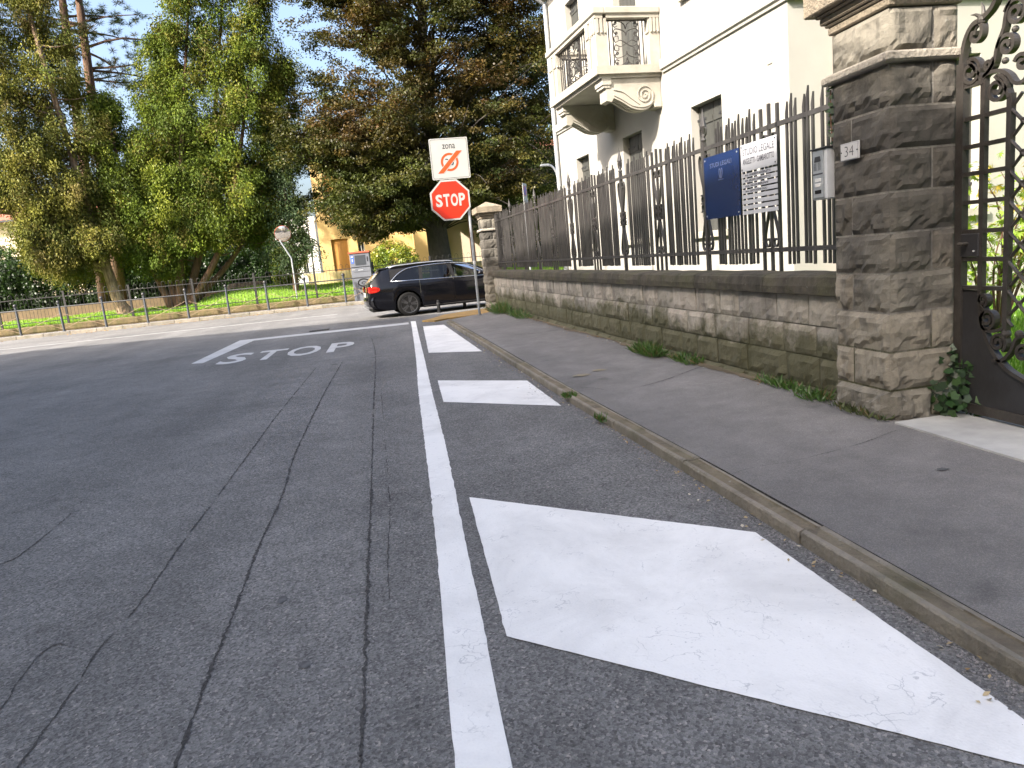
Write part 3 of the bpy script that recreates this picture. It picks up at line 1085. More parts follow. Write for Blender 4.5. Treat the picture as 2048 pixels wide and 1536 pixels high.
# patched manhole and drain in the road
patch = blob(0.02, 19.35, 0.62, 0.62, 0.004, M['oil'], 'asphalt_patch', road, 24, 0.3)
dr = thing('drain_grate', 'small dark drain grate in the road just beyond the worn stop line', 'drain', (-1.68, 18.78, 0.004))
MB().box(-0.24, 0.24, -0.2, 0.2, -0.01, 0.004).build('frame', M['crack'], dr)
for i in range(7):
    MB().box(-0.21 + i * 0.06, -0.18 + i * 0.06, -0.16, 0.16, 0.004, 0.009).build('bar', M['dark'], dr)

# loose gravel against the kerb
n = 5200
C = np.empty((n, 3))
C[:, 1] = 0.6 + 10.5 * rng.random(n) ** 1.4
kx = np.interp(C[:, 1], [p[1] for p in KERB[:14]], [p[0] for p in KERB[:14]])
C[:, 0] = kx - 0.012 - np.abs(rng.normal(size=n)) * 0.055 * (1 + 0.8 * np.sin(C[:, 1] * 2.1))
s = 0.0022 + 0.0052 * rng.random(n) ** 2
C[:, 2] = s * 0.4
vs = np.empty((n, 6, 3))
ax = np.array([[1, 0, 0], [0, 1, 0], [-1, 0, 0], [0, -1, 0], [0, 0, 0.7], [0, 0, -0.7]])
for k in range(6):
    vs[:, k] = C + ax[k][None, :] * s[:, None] * (0.7 + 0.6 * rng.random((n, 1)))
tri = [(0, 1, 4), (1, 2, 4), (2, 3, 4), (3, 0, 4), (1, 0, 5), (2, 1, 5), (3, 2, 5), (0, 3, 5)]
F = (np.arange(n)[:, None, None] * 6 + np.array(tri)[None]).reshape(-1, 3)
me = bpy.data.meshes.new('loose_gravel')
me.from_pydata(vs.reshape(-1, 3).tolist(), [], F.tolist())
me.materials.append(M['gravel'])
link('loose_gravel', me)['kind'] = 'stuff'

# =================================================================== STONE WALL + FENCE
WL = (3.2, 4.75, 0.0)
WR = (0.0035, 0.0, 0.03)
wall = thing('stone_wall', 'low garden wall of split sandstone blocks under a dark coping, along the footway', 'wall', WL, WR)
WLEN = 13.75
MB().box(0.012, 0.30, -0.12, WLEN, -0.2, 0.86).build('mortar_core', M['mortar'], wall)
zc = [-0.14, 0.145, 0.385, 0.625, 0.862]
for c in range(4):
    y = -0.11 - random.uniform(0, 0.25)
    while y < WLEN:
        L = random.choice([0.36, 0.44, 0.5, 0.55, 0.62])
        y0, y1 = max(y, -0.11), min(y + L, WLEN)
        if y1 - y0 > 0.08:
            near = y0 < 7
            gx = 0.005 if c else -0.03
            mb = rock_block(gx + random.uniform(-0.008, 0.008), 0.2, y0 + 0.006, y1 - 0.006, zc[c] + 0.006, zc[c + 1] - 0.006, 0.016 if c else 0.045, random.random() * 99, ('x0',), 7 if near else 5, 5 if near else 3)
            mb.build('stone', M['stone'], wall)
        y += L
y = -0.11
while y < WLEN:
    L = random.uniform(0.95, 1.3)
    y1 = min(y + L, WLEN)
    mb = MB()
    ns = 6
    vs, fs = [], []
    prof = [(-0.055, 0.868), (-0.062, 0.93), (-0.05, 0.995), (-0.02, 1.012), (0.12, 1.028), (0.30, 1.012), (0.36, 0.99), (0.36, 0.868)]
    for i in range(ns + 1):
        yy = y + 0.004 + (y1 - y - 0.008) * i / ns
        for (px, pz) in prof:
            k = mnoise.noise(Vector((px * 9, yy * 4, pz * 9)))
            vs.append((px + 0.010 * k, yy, pz + (0.012 * k if pz > 0.9 else 0)))
    q = len(prof)
    for i in range(ns):
        for j in range(q):
            a, b = i * q + j, i * q + (j + 1) % q
            fs.append((a, b, b + q, a + q))
    fs.append(tuple(range(q - 1, -1, -1)))
    fs.append(tuple(range(ns * q, ns * q + q)))
    mb.add(vs, fs).build('coping_stone', M['coping'], wall)
    y = y1

fence = thing('iron_fence', 'tall iron picket fence with scroll ornaments on top of the stone wall', 'fence', WL, WR)
FX = 0.15
# pickets: shared meshes for the tall centre bar and the side bars
def picket_mesh(top):
    mb = MB()
    w_, d_ = 0.0115, 0.0085
    b = 1.085
    mb.add([(-d_, -w_, b), (d_, -w_, b), (d_, w_, b), (-d_, w_, b), (-d_, -w_, top), (d_, -w_, top), (d_, w_, top - 0.085), (-d_, w_, top - 0.085)],
           [(3, 2, 1, 0), (4, 5, 6, 7), (0, 1, 5, 4), (1, 2, 6, 5), (2, 3, 7, 6), (3, 0, 4, 7)])
    me = mb.mesh('picket')
    me.materials.append(M['iron'])
    return me


PK = {0: picket_mesh(2.415), 1: picket_mesh(2.365)}
npk = 0


def group(yc):
    global npk
    for j in (-1, 0, 1):
        o = link('picket', PK[abs(j)], fence)
        o.location = (FX + random.uniform(-.003, .003), yc + j * 0.058 + random.uniform(-.002, .002), random.uniform(-.004, .004))
        o.rotation_euler = (random.uniform(-.0015, .0015), random.uniform(-.003, .003), 0)
        npk += 1


PITCH = 1.17
orn0 = 1.06
orns = [orn0 + PITCH * i for i in range(11)]
for yc in (0.05, 0.286, 0.52, 0.747):
    group(yc)
for a in orns:
    for i in range(4):
        yy = a + 0.30 + 0.19 * i
        if yy < WLEN - 0.15:
            group(yy)
MB().box(FX - 0.012, FX + 0.012, -0.1, WLEN, 1.185, 1.222).build('bottom_rail', M['iron'], fence)
MB().box(FX - 0.012, FX + 0.012, -0.1, WLEN, 2.195, 2.232).build('top_rail', M['iron'], fence)


def ornament(post):
    mb = MB()
    nx_ = (1, 0, 0)
    D, T = 0.026, 0.009

    def S(path):
        mb.strip([(0, u, z) for u, z in path], nx_, D, T)
    for sg in (-1, 1):
        def m_(pts):
            return [(sg * u, z) for u, z in pts]
        # upper arch with curl, running down to the waist
        S(m_(spiral(0.055, 2.105, 0.012, 0.046, -PI * 0.5, PI * 1.1, 18)[:] if False else smooth_path([(0.062, 2.095), (0.045, 2.085), (0.035, 2.11), (0.05, 2.15), (0.085, 2.155), (0.108, 2.11), (0.10, 2.02), (0.055, 1.88), (0.018, 1.77), (0.014, 1.72)], 5)))
        # ring pairs at the waist
        for zc_ in (1.735, 1.655):
            S(m_(spiral(0.048, zc_, 0.031, 0.031, 0, 2 * PI, 14)))
        # lower leg with base curl
        S(m_(smooth_path([(0.014, 1.68), (0.018, 1.60), (0.06, 1.46), (0.10, 1.34), (0.10, 1.27), (0.075, 1.232), (0.04, 1.24), (0.028, 1.275), (0.045, 1.30), (0.062, 1.285)], 5)))
    for zc_ in (1.775, 1.695, 1.615):
        mb.box(-0.016, 0.016, -0.085, 0.085, zc_ - 0.007, zc_ + 0.007)
    return mb


def spear():
    mb = MB()
    mb.box(-0.018, 0.018, -0.022, 0.022, 0.98, 2.28)
    mb.lathe([(0.018, 2.28), (0.03, 2.30), (0.018, 2.32), (0.012, 2.36), (0.034, 2.43), (0.006, 2.56), (0.002, 2.60)], (0, 0, 0), 8)
    for sg in (-1, 1):
        mb.strip([(0, u * sg, z) for u, z in smooth_path([(0.012, 2.33), (0.05, 2.35), (0.06, 2.40), (0.045, 2.42)], 4)], (1, 0, 0), 0.016, 0.008)
    return mb


om = ornament(False).mesh('scroll')
om.materials.append(M['iron'])
sm_ = spear().mesh('spear_post')
sm_.materials.append(M['iron'])
bm_ = MB().box(-0.012, 0.012, -0.012, 0.012, 0.98, 2.40).mesh('stay_bar')
bm_.materials.append(M['iron'])
for i, a in enumerate(orns):
    o = link('scroll', om, fence)
    o.location = (FX, a, 0)
    if i % 2 == 1:
        o = link('spear_post', sm_, fence)
        o.location = (FX, a, 0)
    else:
        for du in (-0.125, 0, 0.125):
            o = link('stay_bar', bm_, fence)
            o.location = (FX, a + du, -0.02 if du else 0)
# =================================================================== GATE PILLAR
def pillar(px0, px1, py0, py1, courses, z_led, label, seed0, faces, topz=None, rot=0.0, nu=12, nz=8, capped=True, bul=0.022):
    rnd_ = random.Random(seed0)
    t = thing('gate_pillar', label, 'pillar', (px0, py0, 0), (0, 0, rot), 'stone gate pillars')
    X, Y = px1 - px0, py1 - py0
    MB().box(0.001, X - 0.001, 0.001, Y - 0.001, -0.05, z_led + 0.30).build('mortar_core', M['mortar'], t)
    z0 = 0.06
    H = (z_led - 0.06) / courses

    def course(za, zb, k, bulge):
        fx = X * (0.64 if k % 2 == 0 else 0.99)
        fy = Y * (0.98 if k % 2 == 0 else 0.64)
        g = 0.0065
        # corner stone (x0,y0 corner), neighbour along y, neighbour along x
        parts = [(0, fx, 0, fy if k % 2 else Y)]
        if k % 2 == 0:
            parts = [(0, X * 0.64, 0, Y), (X * 0.64, X, 0, Y)]
            fcs = [('x0', 'y0'), ('y0', 'x1')]
        else:
            parts = [(0, X, 0, Y * 0.66), (0, X, Y * 0.66, Y)]
            fcs = [('x0', 'y0', 'x1'), ('x0', 'x1')]
        for (a, b, c, d), f in zip(parts, fcs):
            mb = rock_block(a + (g if a else 0), b - (g if b < X - 1e-6 else 0), c + (g if c else 0), d - (g if d < Y - 1e-6 else 0), za + g, zb - g, bulge, rnd_.random() * 99, f, nu, nz)
            mb.build('stone', M['pstone'], t)
    for k in range(courses):
        course(z0 + H * k, z0 + H * (k + 1), k, bul + (0.02 if k == 0 else 0))
    p = 0.055
    MB().box(-p, X + p, -p, Y + p, z_led, z_led + 0.058, 0.012).build('ledge', M['ledge'], t)
    course(z_led + 0.060, z_led + 0.305, 0, bul)
    mb = MB()
    zz = z_led + 0.307
    for h, pr in ((0.05, 0.02), (0.02, 0.035), (0.045, 0.055), (0.02, 0.075), (0.15, 0.125)):
        mb.box(-pr, X + pr, -pr, Y + pr, zz, zz + h - 0.002, 0.008)
        zz += h
    pr = 0.10
    mb.add([(-pr, -pr, zz), (X + pr, -pr, zz), (X + pr, Y + pr, zz), (-pr, Y + pr, zz), (X / 2, Y / 2, zz + 0.14)], [(0, 1, 4), (1, 2, 4), (2, 3, 4), (3, 0, 4)])
    mb.build('capital', M['capstone'], t)
    return t


pillar(3.055, 3.505, 4.0, 4.535, 9, 2.262, 'near gate pillar of rough sandstone with a pale ledge, carrying house number 34', 5, None)
pillar(2.62, 3.02, 18.25, 18.85, 9, 2.05, 'far stone pillar at the street corner behind the stop sign pole', 8, None, nu=6, nz=4)
# galvanised post between fence end and pillar
o = MB().tube([(3.13, 4.60, 0.98), (3.13, 4.60, 2.2)], 0.022, 8).build('cable_conduit', M['galv'])
tag(o, 'grey vertical conduit between the last pickets and the near pillar', 'pipe')

# house number
t = thing('house_number', 'white ceramic house number 34 fixed on the near gate pillar', 'number plate', (3.017, 4.315, 1.815), (0, 0, 0))
MB().box(-0.006, 0.006, -0.092, 0.092, -0.054, 0.054, 0.003).build('tile', M['ceramic'], t)
vs, fs = text_in('34', -0.045, 0.045, -0.03, 0.034, -0.012)
MB().add([(-0.0075, -a, b) for a, b, _ in vs], [f for f in fs]).build('numerals', M['ink'], t)
mb = MB()
for y_, z_, a, b in ((0, 0.049, 0.086, 0.0006), (0, -0.049, 0.086, 0.0006), (0.086, 0, 0.0006, 0.049), (-0.086, 0, 0.0006, 0.049)):
    mb.box(-0.0072, -0.0062, y_ - a, y_ + a, z_ - b, z_ + b)
mb.build('border_line', M['ink'], t)
mb = MB()
for y_ in (-0.079, 0.079):
    mb.lathe([(0.005, -0.009), (0.005, -0.005)], (0, y_, 0), 8, 0)
mb.build('screw', M['dark'], t)

# intercom
t = thing('intercom', 'aluminium door intercom with speaker grille, buttons and rain hood beside the near pillar', 'intercom', (3.05, 4.625, 1.71))
MB().box(-0.04, 0.06, -0.072, 0.092, -0.165, 0.165, 0.006).build('housing', M['intercom'], t)
MB().box(-0.055, 0.07, -0.082, 0.098, 0.166, 0.176, 0.002).build('hood', M['dark'], t)
MB().box(-0.05, -0.038, -0.045, 0.075, -0.155, 0.158, 0.004).build('faceplate', M['galv'], t)
MB().prism([(-0.02, 0.085), (-0.012, 0.12), (0.042, 0.12), (0.05, 0.085)], 0, -0.054, -0.046).build('camera_window', M['dark'], t)
mb = MB()
for i in range(8):
    for yy in (-0.018, 0.03):
        mb.box(-0.0515, -0.049, yy, yy + 0.028, 0.03 + i * 0.0065, 0.0325 + i * 0.0065)
mb.build('speaker_grille', M['ink'], t)
MB().box(-0.052, -0.049, -0.04, 0.07, 0.0, 0.01).build('seam', M['ink'], t)
for zz in (-0.035, -0.068):
    MB().box(-0.054, -0.046, -0.018, 0.045, zz - 0.012, zz + 0.012, 0.002).build('button', M['plate'], t)
MB().box(-0.054, -0.046, -0.02, 0.05, -0.125, -0.1, 0.003).build('sensor', M['black'], t)

# plaques on the fence (wall-local frame)
def plaque_thing(name, label, x):
    return thing(name, label, 'sign', WL, WR)


PX = 0.095
t = plaque_thing('office_plaque', 'dark blue office plaque screwed to the fence, with faded lettering', PX)
by0, by1, bz0, bz1 = 1.46, 2.13, 1.53, 2.115
MB().box(PX - 0.006, PX, by0, by1, bz0, bz1).build('panel', M['plaqueblue'], t)


def wtext(txt, y0, y1, z0, z1, mt, name, parent, x, bold=0.0):
    """text on the wall frame, read from the road: +y is to the reader's left"""
    vs, fs = text_in(txt, y0, y1, z0, z1, bold)
    ys = y0 + y1
    return MB().add([(x, ys - a, b) for a, b, _ in vs], fs).build(name, mt, parent)


wtext('STUDI LEGALI', by0 + 0.13, by1 - 0.13, 2.005, 2.045, M['plaqueprint'], 'lettering', t, PX - 0.0085)
mb = MB()
yc, zc_ = (by0 + by1) / 2, 1.94
for sg in (-1, 1):
    mb.strip([(PX - 0.0085, yc + sg * u, zc_ + v) for u, v in smooth_path([(0.012, -0.05), (0.03, -0.01), (0.028, 0.035), (0.01, 0.03), (0.006, -0.045)], 4)], (1, 0, 0), 0.002, 0.006)
mb.box(PX - 0.009, PX - 0.008, yc - 0.05, yc + 0.05, zc_ - 0.062, zc_ - 0.056)
mb.build('emblem', M['plaqueprint'], t)
for yy in (by0 + 0.03, by1 - 0.03):
    for zz in (bz0 + 0.03, bz1 - 0.03):
        MB().lathe([(0.008, -0.004), (0.008, 0.0)], (PX - 0.0065, yy, zz), 8, 0).build('screw', M['galv'], t)

t = plaque_thing('law_office_sign', 'brushed steel law office sign with a row of name strips below, on the fence', PX)
gy0, gy1 = 0.865, 1.43
MB().box(PX - 0.004, PX, gy0, gy1, 1.895, 2.125).build('panel', M['plaquesteel'], t)
wtext('STUDIO LEGALE', gy0 + 0.035, gy1 - 0.035, 2.03, 2.085, M['ink'], 'lettering', t, PX - 0.0055)
wtext('ANGELETTI - GAMBAROTTO', gy0 + 0.035, gy1 - 0.035, 1.953, 2.002, M['ink'], 'lettering', t, PX - 0.0055, 0.01)
names = ['Avv. ANDREA ANGELETTI', 'Avv. MONIA GAMBAROTTO', 'Avv. SILVIA BERSANI', 'Avv. GIOVANNI COLI', None, None, None, None]
for i, nm in enumerate(names):
    z1 = 1.878 - i * 0.0455
    MB().box(PX - 0.003, PX, gy0, gy1, z1 - 0.033, z1).build('name_strip', M['plaquesteel'], t)
    if nm:
        wtext(nm, gy1 - 0.06 - 0.0195 * len(nm), gy1 - 0.06, z1 - 0.025, z1 - 0.007, M['ink'], 'lettering', t, PX - 0.0045, 0.03)
mb = MB()
for yy in (gy0 + 0.02, gy1 - 0.02):
    for zz in (1.915, 2.105):
        mb.lathe([(0.007, -0.004), (0.007, 0.0)], (PX - 0.0045, yy, zz), 8, 0)
    mb.box(PX, PX + 0.012, yy - 0.01, yy + 0.01, 1.52, 2.12)
mb.build('fixing', M['dark'], t)

# =================================================================== IRON GATE
gate = thing('iron_gate', 'wrought iron entrance gate with scrollwork, square grille and steel sheet base', 'gate', (3.50, 3.975, 0.0))
GW = 1.46


def gp(u, z):
    return (0, -u, z)


def gbar(mb, u0, z0, u1, z1, wd=0.026, dp=0.03):
    mb.strip([gp(u0, z0), gp(u1, z1)], (1, 0, 0), dp, wd)


def garc(mb, pts, wd=0.018, dp=0.036):
    mb.strip([gp(u, z) for u, z in pts], (1, 0, 0), dp, wd)


for sg in (0, 1):
    U = (lambda u: u) if sg == 0 else (lambda u: GW - u)
    mb = MB()
    gbar(mb, U(0.028), 0.15, U(0.028), 2.22, 0.055, 0.045)
    mb.build('stile', M['gateiron'], gate)
    gbar(MB(), 0, 0, 1, 1)
    for u, zt in ((0.19, 2.10), (0.37, 1.98)):
        mb = MB()
        gbar(mb, U(u), 0.62 if u > 0.3 else 0.90, U(u), zt, 0.032, 0.032)
        mb.build('upright', M['gateiron'], gate)
    # scrolls
    def S(pts, wd=0.020, dp=0.04, name='scroll'):
        mb = MB()
        garc(mb, [(U(u), z) for u, z in pts], wd, dp)
        return mb.build(name, M['gateiron'], gate)
    # outer sweep from the stile up into the crown
    S(smooth_path([(0.028, 2.16), (0.034, 2.26), (0.06, 2.35), (0.11, 2.41), (0.18, 2.425), (0.25, 2.47), (0.30, 2.56), (0.36, 2.68), (0.46, 2.76), (0.60, 2.78), (0.73, 2.80)], 6), 0.026)
    S([(u, z) for u, z in spiral(0.098, 2.165, 0.010, 0.085, PI * 2.5, -PI * 1.0, 34)][::-1] if False else spiral(0.100, 2.155, 0.012, 0.076, -PI * 3.0, PI * 0.6, 44) + [(0.165, 2.13), (0.185, 2.07)])
    S(spiral(0.285, 2.02, 0.012, 0.075, -PI * 3.0, PI * 0.55, 44) + [(0.345, 2.02), (0.368, 1.96)])
    S(smooth_path([(0.19, 2.10), (0.22, 2.12), (0.30, 2.115), (0.36, 2.08), (0.40, 2.03), (0.45, 2.02), (0.50, 2.06)], 5))
    S(smooth_path([(0.19, 2.11), (0.23, 2.13), (0.265, 2.17), (0.28, 2.23), (0.30, 2.28), (0.325, 2.33), (0.345, 2.42), (0.40, 2.50), (0.48, 2.53)], 5))
    S(spiral(0.228, 2.165, 0.008, 0.036, -PI * 2.5, PI * 0.3, 26))
    S(spiral(0.345, 2.235, 0.010, 0.062, -PI * 2.2, PI * 1.0, 36))
    S(spiral(0.40, 2.385, 0.010, 0.075, -PI * 2.6, PI * 0.9, 36))
    S(spiral(0.445, 2.12, 0.008, 0.05, -PI * 1.8, PI * 0.9, 30))
    S(smooth_path([(0.155, 2.42), (0.175, 2.38), (0.17, 2.335), (0.135, 2.315), (0.105, 2.335), (0.11, 2.365), (0.135, 2.36)], 5), 0.022)
    # flower of pointed leaves tied with a collar
    for a, L in ((2.85, 0.11), (2.1, 0.10), (3.45, 0.09), (1.2, 0.10)):
        mb = MB()
        c0_ = (0.165, 2.42)
        pts = [(c0_[0] + L * t_ * math.cos(a + 0.5 * t_), c0_[1] + L * t_ * math.sin(a + 0.5 * t_)) for t_ in (0, .33, .66, 1)]
        mb.tube([gp(U(u), z) for u, z in pts], [0.014, 0.012, 0.008, 0.0015], 6)
        mb.build('pointed_leaf', M['gateiron'], gate)
    mb = MB()
    mb.sphere(gp(U(0.165), 2.42), 0.030, 10, 6)
    mb.build('collar', M['gateiron'], gate)
    for u, z in ((0.325, 2.16), (0.385, 2.305), (0.205, 2.115)):
        MB().sphere(gp(U(u), z), 0.018, 8, 6).build('collar', M['gateiron'], gate)
    # lower scrolls along the edge of the sheet
    S(spiral(0.215, 0.845, 0.008, 0.038, PI * 2.5, -PI * 0.4, 26), 0.016)
    S(spiral(0.25, 0.735, 0.010, 0.062, PI * 2.8, -PI * 0.7, 34), 0.018)
    S(spiral(0.33, 0.60, 0.010, 0.058, PI * 3.2, -PI * 0.3, 34), 0.018)
    S(smooth_path([(0.20, 0.81), (0.225, 0.78), (0.20, 0.72), (0.235, 0.67), (0.30, 0.665), (0.37, 0.69)], 5), 0.018)
    S(smooth_path([(0.29, 0.49), (0.36, 0.50), (0.42, 0.56), (0.46, 0.64), (0.55, 0.66)], 5), 0.018)
    S(spiral(0.50, 0.555, 0.010, 0.055, PI * 2.9, 0, 30), 0.018)
    mb = MB()
    mb.sphere(gp(U(0.37), 0.655), 0.028, 8, 6)
    mb.sphere(gp(U(0.46), 0.66), 0.024, 8, 6)
    mb.build('collar', M['gateiron'], gate)
# rows of the square grille
for z, ua in ((2.085, 0.19), (1.90, 0.37), (1.74, 0.37), (1.585, 0.37), (1.42, 0.37), (1.25, 0.37), (1.085, 0.37), (0.915, 0.37)):
    for sg in (0, 1):
        mb = MB()
        a, b = (0.03, ua) if sg == 0 else (GW - ua, GW - 0.03)
        gbar(mb, a, z, b, z, 0.024, 0.03)
        mb.build('cross_bar', M['gateiron'], gate)
# diagonal lattice between the inner uprights
mb = MB()
u0, u1 = 0.37, GW - 0.37
for sgn in (1, -1):
    k = -8
    while k < 16:
        zc_ = 0.915 + 0.165 * k
        # line z = zc + sgn*(u-u0), clip to [0.62, 2.02]
        seg_ = []
        for u in np.linspace(u0, u1, 45):
            z = zc_ + sgn * (u - u0)
            if 0.70 <= z <= 1.98:
                seg_.append((u, z))
        if len(seg_) > 2:
            mb = MB()
            mb.tube([(0.006 * sgn, -u, z) for u, z in (seg_[0], seg_[-1])], 0.0095, 6)
            mb.build('lattice_rod', M['gateiron'], gate)
        k += 1
mbc = MB()
for k in range(-1, 8):
    for j in range(9):
        for u_, z_ in ((u0 + 0.0825 + 0.165 * j, 0.915 + 0.0825 + 0.165 * k),):
            if u_ < u1 and 0.72 < z_ < 1.98:
                mbc.lathe([(0.008, -0.016), (0.0155, -0.012), (0.0155, 0.012), (0.008, 0.016)], (0, -u_, z_), 8, 2)
mbc.build('lattice_collar', M['gateiron'], gate)
# sheet steel foot with a hollowed upper edge
edge = smooth_path([(0.19, 0.90), (0.195, 0.80), (0.22, 0.68), (0.28, 0.56), (0.38, 0.46), (0.50, 0.405), (0.62, 0.375), (GW / 2, 0.365)], 5)
full = [(0.055, 0.90)] + edge + [(GW - u, z) for u, z in edge[::-1][1:]] + [(GW - 0.055, 0.90), (GW - 0.055, 0.165), (0.055, 0.165)]
MB().prism([(-u, z) for u, z in full], 0, -0.005, 0.005).build('sheet', M['sheet'], gate)
mb = MB()
garc(mb, edge + [(GW - u, z) for u, z in edge[::-1][1:]], 0.022, 0.04)
mb.build('edge_bar', M['gateiron'], gate)
MB().box(-0.022, 0.022, -GW, 0.0, 0.142, 0.20).build('foot_rail', M['gateiron'], gate)
lk_ = MB().box(-0.025, 0.025, -0.185, -0.05, 1.10, 1.238, 0.004).build('lock_case', M['sheet'], gate)
MB().tube([(-0.025, -0.10, 1.18), (-0.055, -0.10, 1.18), (-0.06, -0.075, 1.18)], 0.012, 8).build('handle', M['gateiron'], lk_)
MB().lathe([(0.006, -0.029), (0.006, -0.024)], (0, -0.155, 1.135), 8, 0).build('keyhole', M['plate'], lk_)

# =================================================================== VILLA
HL, HD = 8.95, 8.0
house = thing('villa', 'cream rendered villa with grey shutters and a stone balcony behind the iron fence', 'house', (5.25, 8.68, 0), (0, 0, 0.0793))


def wall_holes(mb, fn, u0, u1, z0, z1, holes, depth):
    us = sorted(set([u0, u1] + [h[0] for h in holes] + [h[1] for h in holes]))
    zs = sorted(set([z0, z1] + [h[2] for h in holes] + [h[3] for h in holes]))
    for i in range(len(us) - 1):
        for j in range(len(zs) - 1):
            cu, cz = (us[i] + us[i + 1]) / 2, (zs[j] + zs[j + 1]) / 2
            if any(h[0] < cu < h[1] and h[2] < cz < h[3] for h in holes):
                continue
            mb.add([fn(us[i], zs[j], 0), fn(us[i + 1], zs[j], 0), fn(us[i + 1], zs[j + 1], 0), fn(us[i], zs[j + 1], 0)], [(0, 1, 2, 3)])
    for h in holes:
        a, b, c, d = h
        for (p, q) in (((a, c), (b, c)), ((b, c), (b, d)), ((b, d), (a, d)), ((a, d), (a, c))):
            mb.add([fn(p[0], p[1], 0), fn(q[0], q[1], 0), fn(q[0], q[1], depth), fn(p[0], p[1], depth)], [(0, 1, 2, 3)])
    return mb


fF = lambda u, z, d: (d, u, z)          # street front, outward -x
fE = lambda u, z, d: (u, d, z)          # near gable, outward -y
front_w = [(1.57, 2.47, 1.47, 3.38), (4.27, 5.12, 1.47, 3.38), (6.94, 7.72, 1.47, 3.38)]
front_u = [(1.57, 2.47, 5.05, 6.62), (6.94, 7.72, 5.05, 6.62)]
door = [(4.20, 5.17, 4.30, 6.65)]
mb = MB()
wall_holes(mb, fF, 0, HL, 0.1, 7.30, front_w + front_u + door, 0.2)
mb.build('front_wall', M['wall'], house)
endw = [(1.85, 2.93, 1.42, 3.43), (4.6, 5.6, 1.42, 3.43)]
mb = MB()
wall_holes(mb, fE, 0, HD, 0.1, 7.30, endw, 0.22)
mb.build('side_wall', M['wall'], house)
MB().box(0.02, HD, HL - 0.02, HL, 0.1, 7.30).build('rear_wall', M['wall'], house)
MB().box(HD - 0.05, HD, 0.02, HL - 0.03, 0.1, 7.30).build('back_wall', M['wall'], house)
# string course
SCP = [(-0.005, 4.10), (-0.03, 4.105), (-0.035, 4.14), (-0.065, 4.16), (-0.075, 4.285), (-0.06, 4.31), (-0.005, 4.325)]
MB().prism(SCP, 1, -0.06, 3.30).build('string_course', M['wall'], house)
MB().prism(SCP, 1, 5.86, HL + 0.06).build('string_course', M['wall'], house)
MB().box(0.002, HD, -0.06, -0.004, 4.105, 4.30).build('string_course', M['wall'], house)
mb = MB()
mb.box(-0.5, HD + 0.5, -0.5, HL + 0.5, 7.37, 7.55)
mb.box(-0.32, HD + 0.32, -0.32, HL + 0.32, 7.27, 7.368)
mb.box(-0.16, HD + 0.16, -0.16, HL + 0.16, 7.15, 7.268)
mb.build('cornice', M['trim'], house)
cx_, cy_ = HD / 2, HL / 2
rf = MB().add([(-0.58, -0.58, 7.555), (HD + 0.58, -0.58, 7.555), (HD + 0.58, HL + 0.58, 7.555), (-0.58, HL + 0.58, 7.555), (cx_, cy_ - 0.6, 9.25), (cx_, cy_ + 0.6, 9.25)],
              [(0, 1, 4), (1, 2, 5, 4), (2, 3, 5), (3, 0, 4, 5), (3, 2, 1, 0)])
rf.build('roof', M['tile'], house)
def shutters(fn, u0, u1, z0, z1, name='window', sill=True):
    d = 0.13
    pn = MB()
    pn.add([fn(u0, z0, d + 0.07), fn(u1, z0, d + 0.07), fn(u1, z1, d + 0.07), fn(u0, z1, d + 0.07)], [(0, 1, 2, 3)])
    wnd = pn.build(name, M['dark'], house)
    um = (u0 + u1) / 2

    def bx(mb, a, b, c, e, d0, d1):
        p, q = fn(a, c, d0), fn(b, e, d1)
        mb.box(min(p[0], q[0]), max(p[0], q[0]), min(p[1], q[1]), max(p[1], q[1]), min(p[2], q[2]), max(p[2], q[2]))
    for a, b in ((u0 + 0.006, um - 0.004), (um + 0.004, u1 - 0.006)):
        mb = MB()
        nb = 3
        for k in range(nb):
            ua = a + (b - a) * k / nb
            ub = a + (b - a) * (k + 1) / nb - 0.004
            bx(mb, ua, ub, z0 + 0.008, z1 - 0.01, d, d + 0.035)
        for zf in (0.12, 0.85):
            zz = z0 + (z1 - z0) * zf
            bx(mb, a + 0.01, b - 0.01, zz, zz + 0.09, d - 0.014, d - 0.001)
        mb.build('shutter', M['shutter'], wnd)
    mb = MB()
    for zf in (0.16, 0.88):
        zz = z0 + (z1 - z0) * zf
        for a, b in ((u0 - 0.012, u0 + 0.26), (u1 - 0.26, u1 + 0.012)):
            bx(mb, a, b, zz, zz + 0.035, d - 0.022, d - 0.015)
    mb.build('hinge', M['dark'], wnd)
    if sill:
        mb = MB()
        bx(mb, u0 - 0.12, u1 + 0.12, z0 - 0.10, z0 - 0.002, -0.07, 0.19)
        mb.build('sill', M['trim'], wnd)


for h in front_w + front_u:
    shutters(fF, *h)
shutters(fF, *door[0], name='balcony_door', sill=False)
for h in endw:
    shutters(fE, *h)
# outlet box and downpipes on the walls
MB().box(-0.012, -0.001, 0.33, 0.43, 3.47, 3.62, 0.003).build('outlet_cover', M['trim'], house)
MB().tube([(-0.07, HL - 0.10, 0.2), (-0.07, HL - 0.10, 7.0), (-0.25, HL - 0.10, 7.14)], 0.05, 10).build('downpipe', M['galv'], house)
MB().tube([(0.66, -0.07, 0.2), (0.66, -0.07, 6.75)], 0.055, 10).build('downpipe', M['pink'], house)

